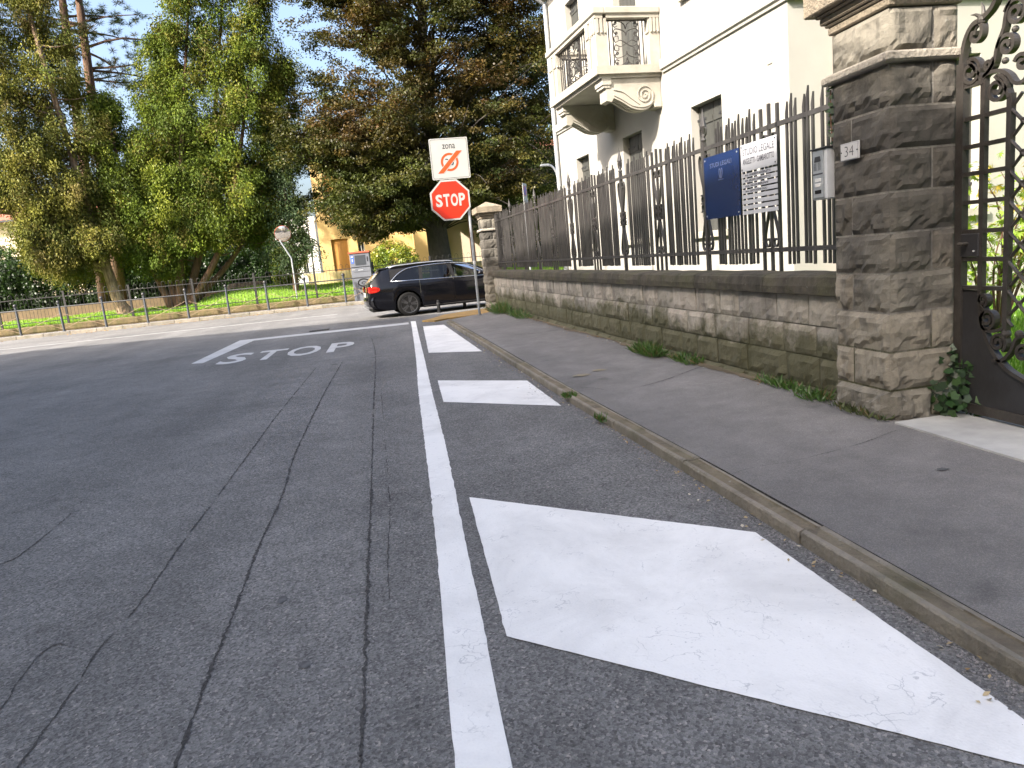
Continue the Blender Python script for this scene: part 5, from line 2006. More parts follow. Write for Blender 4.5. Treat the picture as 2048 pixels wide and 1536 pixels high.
# flank windows: glass, pillars around them and bright trim
for sg in (-1, 1):
    for nm, out in WIN.items():
        P = [side_pt(s, z, -0.006) for s, z in out]
        P = [(p[0], p[1] * (-sg) if sg > 0 else p[1], p[2]) for p in P]
        MB().add(P, [tuple(range(len(P)))]).build(nm, M['darkglass'] if nm.startswith('rear_q') else M['carglass'], car)
    # frame filling between openings: rings of quads from window outline to the opening border
    mb = MB()
    S_ = sorted(set(list(np.arange(-0.45, 2.41, 0.05)) + [-0.42, 0.36, 0.40, 0.46, 0.50, 1.30, 1.34, 1.40, 2.36]))

    def wins_at(s):
        iv = []
        for nm, out in WIN.items():
            zs = []
            n_ = len(out)
            for i in range(n_):
                (a, za), (b, zb_) = out[i], out[(i + 1) % n_]
                if (a - s) * (b - s) <= 0 and abs(a - b) > 1e-6:
                    zs.append(za + (zb_ - za) * (s - a) / (b - a))
            if len(zs) >= 2:
                iv.append((min(zs), max(zs)))
        return iv
    for i in range(len(S_) - 1):
        a, b = S_[i], S_[i + 1]
        mid = (a + b) / 2
        if mid < -0.40 or mid > 2.345:
            pass
        Pa, Pb = section(a), section(b)
        wa, wb = wins_at(a + 1e-4), wins_at(b - 1e-4)
        lo_a, hi_a, lo_b, hi_b = Pa[5][1], Pa[6][1], Pb[5][1], Pb[6][1]
        if wa and wb:
            quads = [((lo_a, wa[0][0]), (lo_b, wb[0][0])), ((wa[0][1], hi_a), (wb[0][1], hi_b))]
        else:
            quads = [((lo_a, hi_a), (lo_b, hi_b))]
        for (za, zb_), (zc2, zd) in quads:
            q = [side_pt(a, za), side_pt(b, zc2), side_pt(b, zd), side_pt(a, zb_)]
            mb.add([(p[0], p[1] if sg < 0 else -p[1], p[2]) for p in q], [(0, 1, 2, 3)])
    mb.build('window_frame', M['black'], car)
    # bright trim: belt line and upper arc
    arc = [(-0.44, 1.0), (-0.24, 1.17), (0.0, 1.295), (0.2, 1.335), (0.5, 1.358), (0.9, 1.372), (1.3, 1.365), (1.6, 1.345), (1.85, 1.268), (2.12, 1.128), (2.40, 0.95)]
    belt = [(-0.44, 0.995), (0.0, 0.985), (0.5, 0.972), (1.0, 0.96), (1.5, 0.945), (2.0, 0.932), (2.40, 0.925)]
    mb = MB()
    for l in (smooth_path(arc, 4), belt):
        pts = [side_pt(s, z, 0.006) for s, z in l]
        mb.tube([(p[0], p[1] if sg < 0 else -p[1], p[2]) for p in pts], 0.013, 6)
    mb.build('window_trim', M['chrome'], car, True)
    mb = MB()
    pts = []
    for s in np.arange(-0.42, 1.45, 0.08):
        pts.append((s, sg * (w_roof(s) * 0.93), z_top(s) - 0.018 + 0.028 * min(1, (s + 0.42) / 0.15, (1.45 - s) / 0.15)))
    mb.tube(pts, 0.016, 6)
    mb.build('roof_rail', M['silver'], car, True)
    # sill strip, handles and mirror
    MB().box(0.42, 2.38, sg * 0.885 - 0.012, sg * 0.885 + 0.012, 0.237, 0.248).build('sill_trim', M['iron'], car)
    for s in (0.62, 1.72):
        dr_ = [d for d in doors if (d.name.startswith('rear') == (s < 1)) and (sum(v.co.y for v in d.data.vertices) * sg > 0)]
        MB().box(s - 0.10, s + 0.10, sg * 0.905 - 0.018, sg * 0.905 + 0.018, 0.80, 0.825, 0.006).build('handle', M['carpaint'], dr_[0])
    mm = MB().box(2.05, 2.22, min(sg * 0.90, sg * 1.08), max(sg * 0.90, sg * 1.08), 0.955, 1.06, 0.03).build('mirror', M['carpaint'], car, True)
    # tail lamps wrap round the corner
    mb = MB()
    L_ = []
    for s in (-1.075, -1.04, -1.0, -0.95, -0.90, -0.85, -0.80, -0.765):
        L_.append((s, wid(s) + 0.006))
    zt_ = [0.90, 0.905, 0.905, 0.90, 0.895, 0.885, 0.87, 0.85]
    zb_ = [0.74, 0.735, 0.73, 0.73, 0.735, 0.745, 0.765, 0.79]
    vs = []
    for (s, y), a, b in zip(L_, zb_, zt_):
        vs += [(s, sg * y, a), (s, sg * (y - 0.004), b)]
    mb.add(vs, [(2 * i, 2 * i + 2, 2 * i + 3, 2 * i + 1) for i in range(len(L_) - 1)])
    tl = mb.build('tail_lamp', M['tail'], car, True)
    mb = MB()
    for z_, s0, s1 in ((0.775, -1.0, -0.85), (0.86, -1.0, -0.84)):
        vs = []
        for s in np.linspace(s0, s1, 6):
            vs += [(s, sg * (wid(s) + 0.011), z_ - 0.012), (s, sg * (wid(s) + 0.010), z_ + 0.012)]
        mb.add(vs, [(2 * i, 2 * i + 2, 2 * i + 3, 2 * i + 1) for i in range(5)])
    mb.build('light_strip', M['taillit'], tl)
    # inner tail lamp on the boot lid
    MB().box(-1.115, -1.095, min(sg * 0.36, sg * 0.68), max(sg * 0.36, sg * 0.68), 0.75, 0.89, 0.004).build('tail_lamp', M['tail'], car)
    MB().box(3.50, 3.66, min(sg * 0.45, sg * 0.72), max(sg * 0.45, sg * 0.72), 0.60, 0.72, 0.02).build('headlamp', M['plate'], car)
# bumper, spoiler, plate, diffuser, underbody
mb = MB()
P = [(-1.10, 0.0), (-1.17, 0.0)]
vs, fs = [], []
for k, yy in enumerate(np.linspace(-0.84, 0.84, 15)):
    cx = -1.16 + 0.17 * (abs(yy) / 0.84) ** 3.5
    for dz, dx in ((0.62, 0.09), (0.60, 0.02), (0.52, 0.0), (0.38, 0.02), (0.30, 0.10), (0.26, 0.3)):
        vs.append((cx + dx, yy, dz))
for k in range(14):
    for j in range(5):
        a = k * 6 + j
        fs.append((a, a + 1, a + 7, a + 6))
mb.add(vs, fs).build('rear_bumper', M['carpaint'], car, True)
mb = MB()
for z_ in (0.30, 0.335):
    mb.box(-1.165, -1.10, -0.62, 0.62, z_, z_ + 0.014)
mb.build('diffuser_trim', M['silver'], car)
MB().box(-1.13, -1.112, -0.26, 0.26, 0.62, 0.73, 0.004).build('number_plate', M['plate'], car)
mb = MB()
mb.add([(-0.50, -0.58, 1.40), (-0.50, 0.58, 1.40), (-0.76, 0.56, 1.375), (-0.76, -0.56, 1.375), (-0.50, -0.60, 1.36), (-0.50, 0.60, 1.36), (-0.75, 0.57, 1.355), (-0.75, -0.57, 1.355)],
       [(0, 1, 2, 3), (7, 6, 5, 4), (3, 2, 6, 7), (0, 3, 7, 4), (1, 5, 6, 2), (0, 4, 5, 1)])
mb.build('roof_spoiler', M['carpaint'], car)
fl = MB()
fl.box(-1.0, 3.55, -0.60, 0.60, 0.19, 0.30)
fl.box(-0.60, 2.5, -0.80, 0.80, 0.30, 0.34)
fl.box(0.44, 2.36, -0.86, 0.86, 0.20, 0.335)
fl.box(0.42, 2.6, -0.85, -0.80, 0.34, 0.90)
fl.box(0.42, 2.6, 0.80, 0.85, 0.34, 0.90)
fl.box(-0.9, 0.1, -0.60, 0.60, 0.5, 0.86)
fl.build('underbody', M['black'], car)
for s, w_, zz in ((0.75, 1.2, 1.0), (1.55, 0, 1.04)):
    if w_:
        MB().box(s - 0.35, s - 0.15, -0.62, 0.62, 0.5, 0.98, 0.04).build('rear_seat', M['beige'], car)
        for yy in (-0.42, 0.42):
            MB().box(s - 0.33, s - 0.23, yy - 0.13, yy + 0.13, 1.0, 1.15, 0.03).build('headrest', M['seat'], car)
    else:
        for yy in (-0.36, 0.36):
            MB().box(s - 0.22, s - 0.02, yy - 0.24, yy + 0.24, 0.45, 1.03, 0.05).build('front_seat', M['beige'], car)
            MB().box(s - 0.20, s - 0.09, yy - 0.13, yy + 0.13, 1.05, 1.22, 0.03).build('headrest', M['seat'], car)
MB().box(2.25, 2.6, -0.75, 0.75, 0.6, 0.92, 0.04).build('dashboard', M['black'], car)
MB().lathe([(0.15, -0.012), (0.18, 0), (0.15, 0.012)], (2.12, 0.36, 0.92), 16, 0).build('steering_wheel', M['black'], car)
# wheels
tyre = MB().lathe([(0.235, -0.10), (0.30, -0.112), (0.325, -0.09), (0.333, -0.03), (0.333, 0.03), (0.325, 0.09), (0.30, 0.112), (0.235, 0.10)], (0, 0, 0), 32, 1).mesh('tyre')
tyre.materials.append(M['tyre'])
tyre.polygons.foreach_set('use_smooth', [True] * len(tyre.polygons))
rm = MB()
k = 28
for r0_, r1_, y0_, y1_ in ((0.245, 0.228, -0.108, -0.104), (0.228, 0.215, -0.104, -0.02)):
    rm.add([(r_ * math.cos(2 * PI * i / k), y_, r_ * math.sin(2 * PI * i / k)) for r_, y_ in ((r0_, y0_), (r1_, y1_)) for i in range(k)], [(i, (i + 1) % k, k + (i + 1) % k, k + i) for i in range(k)])
rm.add([(0.215 * math.cos(2 * PI * i / k), -0.02, 0.215 * math.sin(2 * PI * i / k)) for i in range(k)], [tuple(range(k))])
rm.lathe([(0.06, -0.02), (0.06, -0.095), (0.04, -0.1)], (0, 0, 0), 12, 1)
for q in range(5):
    a0 = 2 * PI * q / 5 + 0.35
    for da in (-0.16, 0.16):
        p = []
        for r_, a_, hw in ((0.05, a0 + da * 0.6, 0.026), (0.23, a0 + da, 0.022)):
            cx, cz = r_ * math.cos(a_), r_ * math.sin(a_)
            tx, tz = -math.sin(a_), math.cos(a_)
            p.append(((cx + tx * hw, cz + tz * hw), (cx - tx * hw, cz - tz * hw)))
        poly = [p[0][0], p[1][0], p[1][1], p[0][1]]
        rm.prism(poly, 1, -0.10, -0.06)
rm = rm.mesh('rim')
rm.materials.append(M['rim'])
wz = bpy.data.meshes.new('wheel_hub')
hub = MB().lathe([(0.045, -0.104), (0.045, -0.02)], (0, 0, 0), 12, 1).mesh('wheel')
hub.materials.append(M['black'])
for s in (0.0, 2.81):
    for sg in (-1, 1):
        wh = link('wheel', hub, car)
        wh.location = (s, sg * 0.79, 0.333)
        wh.rotation_euler = (0, random.uniform(0, 6), 0 if sg < 0 else PI)
        link('tyre', tyre, wh)
        link('rim', rm, wh)
        MB().lathe([(0.375, 0.0), (0.36, 0.26)], (s, sg * 0.90 if sg < 0 else 0.64, 0.34), 24, 1).build('wheel_arch_liner', M['black'], car) if False else None
for s in (0.0, 2.81):
    for sg in (-1, 1):
        y0_, y1_ = (-0.86, -0.55) if sg < 0 else (0.55, 0.86)
        mb = MB()
        ks = 14
        pts = [(s + 0.40 * math.cos(PI * i / ks), 0.33 + 0.40 * math.sin(PI * i / ks)) for i in range(ks + 1)]
        mb.add([(a, y0_, b) for a, b in pts] + [(a, y1_, b) for a, b in pts], [(i, i + 1, ks + 2 + i, ks + 1 + i) for i in range(ks)])
        yi = y1_ if sg < 0 else y0_
        mb.add([(a, yi, b) for a, b in pts], [tuple(range(ks + 1))])
        mb.build('wheel_liner', M['black'], car)

# =================================================================== HOUSES ACROSS THE PARK
def simple_house(name, label, loc, rz, L, D, H, wallm, holes, roofm, over=0.4, pitch=1.5, winm='orange', group=None, z0=0.2, flat=False, depth=0.16):
    """front faces local -y; holes are (u0,u1,z0,z1,kind)"""
    t = thing(name, label, 'house', loc, (0, 0, rz), group)
    mb = MB()
    fn = lambda u, z, d: (u, d, z)
    wall_holes(mb, fn, 0, L, z0 - 0.5, H, [h[:4] for h in holes], depth)
    mb.box(0, L, D - 0.05, D, z0 - 0.5, H)
    for x in (0, L - 0.05):
        mb.box(x, x + 0.05, 0.02, D - 0.052, z0 - 0.5, H)
    mb.build('wall', wallm, t)
    if flat:
        MB().box(-over, L + over, -over, D + over, H + 0.002, H + 0.3).build('roof', roofm, t)
    else:
        o_ = over
        zc_ = H + pitch
        MB().add([(-o_, -o_, H), (L + o_, -o_, H), (L + o_, D + o_, H), (-o_, D + o_, H), (min(D, L) * 0.35, D / 2, zc_), (L - min(D, L) * 0.35, D / 2, zc_),
                  (-o_, -o_, H - 0.12), (L + o_, -o_, H - 0.12), (L + o_, D + o_, H - 0.12), (-o_, D + o_, H - 0.12)],
                 [(0, 1, 5, 4), (1, 2, 5), (2, 3, 4, 5), (3, 0, 4), (9, 8, 7, 6), (0, 6, 7, 1), (1, 7, 8, 2), (2, 8, 9, 3), (3, 9, 6, 0)]).build('roof', roofm, t)
        MB().box(-o_ - 0.02, L + o_, -o_ - 0.10, -o_ - 0.001, H - 0.14, H - 0.02).build('gutter', M['dark'], t)
    for h in holes:
        a, b, c, d, kd = h
        m_ = M[kd]
        w_ = MB().box(a, b, depth + 0.002, depth + 0.03, c, d).build('window', M['pane'] if kd == 'pane' else m_, t)
        if kd != 'pane':
            nb = max(4, int((b - a) / 0.18))
            for k in range(nb):
                MB().box(a + (b - a) * k / nb + 0.008, a + (b - a) * (k + 1) / nb - 0.008, depth - 0.05, depth, c + 0.02, d - 0.02).build('shutter_slat', m_, w_)
        else:
            mb = MB()
            um = (a + b) / 2
            for q0, q1, r0_, r1_ in ((a, b, c, c + 0.06), (a, b, d - 0.06, d), (a, a + 0.06, c + 0.062, d - 0.062), (b - 0.06, b, c + 0.062, d - 0.062), (um - 0.03, um + 0.03, c + 0.062, d - 0.062)):
                mb.box(q0, q1, depth - 0.05, depth, r0_, r1_)
            mb.build('frame', M['signwhite'], w_)
        MB().box(a - 0.12, b + 0.12, -0.06, 0.1, c - 0.09, c - 0.003).build('sill', M['trim'], t)
    return t


# ochre house behind the copper beech
simple_house('ochre_house', 'ochre yellow house with orange shutters, half hidden behind the copper beech', (-3.55, 48.0, 0.2), 0.0, 6.2, 9, 9.6, M['yellowwall'],
             [(0.72, 1.72, 0.8, 3.3, 'orange'), (2.35, 2.75, 0.5, 3.2, 'pane'), (0.72, 1.72, 5.0, 7.3, 'orange'), (3.4, 4.4, 5.0, 7.3, 'orange')], M['tile'])
o = MB().box(-4.35, -1.45, 46.0, 46.25, 0.3, 1.50).build('garden_wall', M['paleyellow'])
tag(o, 'low pale yellow garden wall in front of the ochre house', 'wall')
# cream house right of the beech trunk with a shaded porch
t = simple_house('cream_porch_house', 'cream house with brown porch posts, right of the dark beech trunk', (3.2, 47.0, 0.2), 0.0, 13, 9, 7.5, M['creamwall'],
                 [(6.2, 7.4, 4.6, 6.2, 'brown')], M['tile'])
MB().box(-0.9, 0.9, -0.8, 0.6, 0.0, 5.2).build('corner_pier', M['yellowwall'], t)
MB().box(-0.9, 12.5, -2.6, -2.3, 0.0, 1.02).build('porch_wall', M['paleyellow'], t)
MB().box(-0.95, 12.6, -2.66, -2.24, 1.022, 1.10).build('porch_coping', M['trim'], t)
for x in (2.55, 6.2, 9.8):
    MB().box(x - 0.13, x + 0.13, -2.2, -1.94, 0.0, 4.1).build('porch_post', M['brown'], t)
MB().box(0.92, 12.6, -2.7, -0.02, 4.1, 4.35).build('porch_roof', M['brown'], t)
# white modern house, small red roofed house and the left villa
t = simple_house('white_house', 'plain white modern house with a dark window strip, between the cypress and the ochre house', (-7.4, 57.0, 0.2), 0.0, 3.0, 7, 5.2, M['whitewall'],
                 [(1.8, 2.2, 1.4, 4.8, 'pane')], M['whitewall'], over=0.05, flat=True)
simple_house('small_house', 'small white house with a red tiled roof far behind the street lamp', (-5.6, 68.0, 0.2), 0.0, 4.5, 6, 3.9, M['whitewall'], [(0.4, 1.2, 1.4, 2.7, 'pane')], M['tile'], pitch=1.6)
simple_house('tiled_house', 'cream house with a red tiled roof and brown shutters, behind the left tree', (-34.0, 52.0, 0.2), R(-4), 17.5, 9, 6.35, M['creamwall'],
             [(12.1, 12.9, 3.0, 4.9, 'brown'), (15.0, 16.4, 2.9, 5.1, 'pane'), (7.0, 8.0, 3.0, 4.9, 'brown')], M['tile'], over=0.6)
# slim lamp post in front of the far houses
t = thing('street_lamp', 'slim dark lamp post in front of the small red roofed house', 'street lamp', (-4.28, 50.0, 0.5))
MB().tube([(0, 0, 0), (0, 0, 0.9)], 0.09, 8).build('base', M['dark'], t)
MB().tube([(0, 0, 0.9), (0, 0, 5.2)], [0.055, 0.04], 8).build('pole', M['dark'], t)
MB().lathe([(0.06, 5.2), (0.16, 5.3), (0.22, 5.6), (0.03, 5.72), (0.01, 5.85)], (0, 0, 0), 8).build('lantern', M['dark'], t)
# tan retaining wall behind the left lawn
o = MB().box(-40, -8.4, 40.6, 40.85, 0.2, 1.02).build('retaining_wall', M['tanwall'])
tag(o, 'low tan wall at the back of the lawn below the dark left hedge', 'wall')

# the building across the side street behind the camera: its shadow lies over the road
RN = Vector((-0.263, 0.965))
t = thing('apartment_building', 'plain pale apartment building left of the road behind the camera', 'building', (-9.19, 10.65, 0), (0, 0, R(95.4)))
AH = 11.75
# local x runs back along the road edge (towards -Y... flipped below), local y away from the road
mb = MB()
fnA = lambda u, z, d: (-u, d, z)
ah = [(2 + 4 * i, 3.4 + 4 * i, 1.6 + 3.2 * j, 3.2 + 3.2 * j) for i in range(9) for j in range(3)]
wall_holes(mb, fnA, 0, 40, 0, AH, ah, 0.18)
mb.box(-40, -0.02, 13.8, 14.0, 0, AH)
mb.box(-40, -39.8, 0.02, 13.78, 0, AH)
mb.add([(0, 0, 0), (0, 0, AH), (4.9, 14.0, AH), (4.9, 14.0, 0)], [(0, 1, 2, 3)])
mb.build('wall', M['paleyellow'], t)
MB().prism([(0, 0), (4.9, 14.0), (-40, 14.0), (-40, 0)], 2, AH, AH + 0.25).build('roof', M['greywall'], t)
for h in ah:
    w_ = MB().box(-h[1], -h[0], 0.185, 0.2, h[2], h[3]).build('window', M['pane'], t)
    MB().box(-h[1], -h[0], 0.12, 0.16, (h[2] + h[3]) / 2 - 0.03, (h[2] + h[3]) / 2 + 0.03).build('frame', M['signwhite'], w_)


# unseen blocks added behind the camera to cut sky light in the street
def plain_block(name, label, x0, x1, y0, y1, H, mt):
    t = thing(name, label, 'building', (x0, y0, 0))
    X, Y = x1 - x0, y1 - y0
    mb = MB()
    mb.box(0, X, 0, Y, 0, H)
    mb.build('wall', M[mt], t)
    MB().box(-0.4, X + 0.4, -0.4, Y + 0.4, H + 0.002, H + 0.3).build('roof', M['tile'], t)
    for j in range(int(H // 3)):
        for k in range(int(Y // 3.5)):
            for xx in (-0.03, X - 0.02):
                MB().box(xx, xx + 0.05, 1.2 + 3.5 * k, 2.3 + 3.5 * k, 1.2 + 3 * j, 2.7 + 3 * j).build('window', M['shutter'], t)
        for k in range(int(X // 3.5)):
            MB().box(1.2 + 3.5 * k, 2.3 + 3.5 * k, Y - 0.02, Y + 0.03, 1.2 + 3 * j, 2.7 + 3 * j).build('window', M['shutter'], t)
    return t


plain_block('sky_blocker', 'unseen grey house added on the right behind the camera to block sky light', 5.5, 17, -32, -5.5, 10.0, 'greywall')
plain_block('sky_blocker', 'unseen ochre house added far behind the camera to block sky light', -16, 14, -56, -44, 11.0, 'paleyellow')
# =================================================================== TREES
def limb(p0, p1, sag, n=7):
    p0, p1 = np.array(p0, float), np.array(p1, float)
    L = np.linalg.norm(p1 - p0)
    side = rng.normal(size=3) * 0.06 * L
    out = []
    for i in range(n):
        t_ = i / (n - 1)
        p = p0 + (p1 - p0) * t_ + side * math.sin(PI * t_)
        p[2] += sag * L * math.sin(PI * t_)
        out.append(p)
    return np.array(out)


def pick(cols, n, p=None):
    c = np.array(cols)
    return c[rng.choice(len(c), n, p=p)]


# ---- copper beech
beech = thing('beech_tree', 'large copper beech with dark bronze leaves behind the stop sign', 'tree', (3.05, 37.0, 0.5))
bx, by_ = 0.0, 0.0
tr = MB()
tr.tube([(0, 0, -0.3), (0.02, 0, 0.3), (0.0, 0, 1.2), (-0.05, 0, 2.6), (-0.1, 0.1, 4.6), (0.2, 0.1, 7.5), (0.3, 0.1, 11), (0.5, 0.1, 15), (0.5, 0, 18.5)],
        [0.86, 0.66, 0.56, 0.52, 0.44, 0.34, 0.24, 0.13, 0.04], 14)
tr.build('trunk', M['darkbark'], beech, True)


def beech_r(z):
    return float(np.interp(z, [1.6, 2.6, 4.5, 8, 11, 14, 17, 19.5, 21], [2.0, 4.6, 6.2, 7.0, 6.9, 6.2, 4.8, 2.8, 0.3]))


br = MB()
cc, cn = [], []
for i in range(370):
    zt = rng.uniform(2.2, 20.5) if i < 280 else rng.uniform(2.4, 8.0)
    a = rng.uniform(0, 2 * PI) if i < 280 else rng.uniform(PI * 0.88, PI * 1.4)
    if math.sin(a) > 0.2 and rng.random() < 0.72:
        a = -a
    rad = beech_r(zt) * rng.uniform(0.62, 1.04)
    if math.cos(a) < 0:
        rad *= 1.08
    else:
        rad *= 1.10
    tip = (rad * math.cos(a) + 0.35, rad * 0.9 * math.sin(a), zt)
    zb = max(2.3, zt - rad * rng.uniform(0.25, 0.75))
    if zb > 17.5:
        zb = 17.0
    tx = float(np.interp(zb, [0, 4.6, 7.5, 11, 15, 18.5], [0, -0.1, 0.2, 0.3, 0.5, 0.5]))
    P = limb((tx, 0.05, zb), tip, 0.10 if zt > 6 else 0.22)
    r0_ = 0.016 + 0.006 * rad
    br.tube([tuple(p) for p in P], [r0_ * (1 - 0.85 * k / 6) for k in range(7)], 5, False)
    m_ = 16
    for q in range(m_):
        t_ = rng.uniform(0.22, 1.0) ** 0.75
        k = min(5, int(t_ * 6))
        p = P[k] + (P[k + 1] - P[k]) * (t_ * 6 - k)
        off = unit(1)[0] * rng.uniform(0.15, 0.85) * (0.5 + t_)
        off[2] *= 0.55
        if zt < 5:
            off[2] -= 0.25
        c = p + off
        cc.append(c)
cc = np.array(cc)
keep = cc[:, 2] > 2.0
# leave a view under the crown to the porch on the right of the trunk
keep &= ~((cc[:, 0] > 0.3) & (cc[:, 0] < 3.6) & (cc[:, 2] < 3.4))
keep &= ~((cc[:, 0] < -0.4) & (cc[:, 2] < 2.7) & (cc[:, 0] > -2.6))
cc = cc[keep]
br.build('branches', M['darkbark'], beech)
hgt = np.clip((cc[:, 2] - 3) / 13, 0, 1)
n = len(cc)
bronze = pick([(0.085, 0.038, 0.012), (0.058, 0.027, 0.011), (0.125, 0.058, 0.013), (0.040, 0.022, 0.012)], n)
green = pick([(0.036, 0.058, 0.014), (0.024, 0.042, 0.012), (0.075, 0.088, 0.017), (0.095, 0.080, 0.016)], n)
ph = np.array([mnoise.noise(Vector(c * 0.33)) for c in cc])
fb = np.clip(-0.02 + 0.62 * hgt + 0.7 * ph + rng.normal(size=n) * 0.15, 0, 1)[:, None]
cols = (green * (1 - fb) + bronze * fb) * 0.5 + (green.mean(0) * (1 - fb) + bronze.mean(0) * fb) * 0.5
cols = cols * 0.88
rad = 0.34 + 0.34 * rng.random(n)
res = clusters_to_leaves(cc, rad, 88, 0.46, 0.6, 0.25, 0.118, 0.078, cols, nb=0.9, jitter=0.12, centre=np.array([[0.2, 0, 9.0]] * n))
leaf_mesh('crown', *res, M['beechleaf'], beech)['kind'] = 'stuff'


# ---- dark thuja with many stems
def conifer(name, label, loc, stems, per, n_cl, cols, probs, barkm, skip, dens=1.0, L=0.125, W=0.05):
    t = thing(name, label, 'tree', loc)
    cc, ctr, rr, cl = [], [], [], []
    for (base, bend, top, r_prof, r0_) in stems:
        P = np.array(smooth_path([base, bend, top], 8))
        tr = MB()
        m_ = len(P)
        tr.tube([tuple(p) for p in P], [r0_ * (1 - 0.88 * k / (m_ - 1)) for k in range(m_)], 8)
        tr.build('trunk', barkm, t, True)
        bb = MB()
        H = P[-1][2]
        nb = int(n_cl * (0.5 + 0.5 * H / 12))
        for i in range(nb):
            f = rng.random() ** 0.85
            f = 0.13 + 0.87 * f
            k = min(m_ - 2, int(f * (m_ - 1)))
            p = P[k] + (P[k + 1] - P[k]) * (f * (m_ - 1) - k)
            R0 = float(np.interp(f, [x[0] for x in r_prof], [x[1] for x in r_prof]))
            a = rng.uniform(0, 2 * PI)
            rad = R0 * rng.uniform(0.45, 1.08)
            rise = rad * rng.uniform(-0.15, 0.55)
            tip = p + np.array([rad * math.cos(a), rad * math.sin(a), rise])
            if skip(tip):
                continue
            if i % 2 == 0:
                bb.tube([tuple(q) for q in limb(p, tip, -0.10, 5)], [0.045, 0.036, 0.026, 0.016, 0.007], 4, False)
            for q in range(5):
                u = rng.uniform(0.5, 1.08)
                c = p + (tip - p) * u + rng.normal(size=3) * 0.22
                if skip(c):
                    continue
                cc.append(c)
                ctr.append(p)
                rr.append(0.26 + 0.34 * rng.random())
        bb.build('branches', barkm, t)
    cc, ctr, rr = np.array(cc), np.array(ctr), np.array(rr)
    n = len(cc)
    dist = np.linalg.norm((cc - ctr)[:, :2], axis=1)
    base = pick(cols, n, probs) * 0.6 + (np.array(cols) * np.array(probs)[:, None]).sum(0)[None, :] * 0.4
    ph = np.array([mnoise.noise(Vector(c * 0.55)) for c in cc])
    base = base * (1 + 0.5 * ph[:, None]).clip(0.45, 1.7)
    res = clusters_to_leaves(cc, rr, per, 1.25, 0.55, 0.75, L, W, base, nb=0.15, jitter=0.13, centre=ctr)
    leaf_mesh('crown', *res, M['needle'], t)['kind'] = 'stuff'
    return t


prA = [(0.0, 0.5), (0.12, 1.0), (0.3, 1.5), (0.6, 1.55), (0.85, 1.1), (1.0, 0.3)]
TC = [(0.105, 0.145, 0.016), (0.062, 0.100, 0.016), (0.165, 0.185, 0.022), (0.034, 0.060, 0.014), (0.15, 0.13, 0.025), (0.10, 0.07, 0.025)]
TP = [0.28, 0.27, 0.17, 0.16, 0.07, 0.05]
S1 = [((-0.05, 0.0, -0.3), (-0.95, -0.1, 3.6), (-1.5, 0.2, 9.2), prA, 0.20),
      ((0.05, 0.1, -0.3), (0.2, 0.3, 5.0), (1.5, 0.4, 12.0), prA, 0.22),
      ((0.30, -0.05, -0.3), (1.1, -0.3, 4.6), (3.3, -0.2, 15.2), prA, 0.24),
      ((0.5, 0.05, -0.3), (2.2, 0.2, 4.6), (4.8, 0.1, 15.6), prA, 0.22),
      ((0.62, 0.0, -0.3), (3.2, -0.5, 3.8), (6.0, -0.3, 13.6), prA, 0.20),
      ((0.55, 0.25, -0.3), (3.9, 0.6, 3.4), (6.7, 0.5, 10.6), [(0.0, 0.5), (0.12, 1.0), (0.3, 1.5), (0.7, 1.5), (0.9, 0.8), (1.0, 0.2)], 0.17),
      ((0.2, 0.3, -0.3), (0.6, 1.2, 4.0), (1.0, 2.0, 9.5), prA, 0.17)]
conifer('thuja_tree', 'wide multi stemmed dark green thuja in the middle of the park edge', (-9.75, 36.6, 0.6), S1, 140, 104, TC, TP, M['bark'], lambda c: c[2] < (1.45 if c[0] < 0.6 else 2.55))
TC2 = [(0.145, 0.145, 0.026), (0.09, 0.105, 0.022), (0.18, 0.16, 0.034), (0.13, 0.095, 0.035), (0.05, 0.065, 0.020), (0.10, 0.14, 0.03)]
S2 = [((0.15, 0.0, -0.3), (-0.45, 0.1, 2.4), (-2.0, 0.3, 16.5), [(0.0, 0.2), (0.12, 0.9), (0.22, 1.9), (0.5, 2.0), (0.85, 1.6), (1.0, 0.6)], 0.38),
      ((-0.35, 0.1, 1.9), (-2.0, -0.1, 3.8), (-4.6, 0.0, 15.5), [(0.0, 1.2), (0.2, 1.9), (0.5, 1.9), (0.85, 1.6), (1.0, 0.5)], 0.20),
      ((-0.4, 0.0, 2.2), (-2.6, -0.6, 3.2), (-5.6, -0.6, 8.8), [(0.0, 1.2), (0.2, 1.6), (0.5, 1.8), (0.8, 1.2), (1.0, 0.3)], 0.15)]
conifer('cypress_tree', 'tall tree with pale furrowed trunk and yellowish drooping sprays at the left edge', (-11.7, 35.8, 0.5), S2, 128, 165, TC2, [0.26, 0.26, 0.16, 0.12, 0.12, 0.08], M['palebark'], lambda c: c[2] < 1.5 or (c[0] < -3.3 and c[2] < 5.0) or (c[0] > -0.9 and c[2] < 2.7))
# dark column behind the mirror
S3 = [((0, 0, -0.3), (0.1, 0, 3.0), (0.2, 0, 7.8), [(0.0, 0.9), (0.3, 1.2), (0.7, 0.9), (1.0, 0.2)], 0.16)]
conifer('cedar_tree', 'dark bluish conifer behind the traffic mirror', (-4.1, 36.6, 0.6), S3, 60, 70, [(0.035, 0.06, 0.03), (0.05, 0.075, 0.03), (0.07, 0.09, 0.03)], [0.5, 0.3, 0.2], M['bark'], lambda c: c[2] < 1.2)

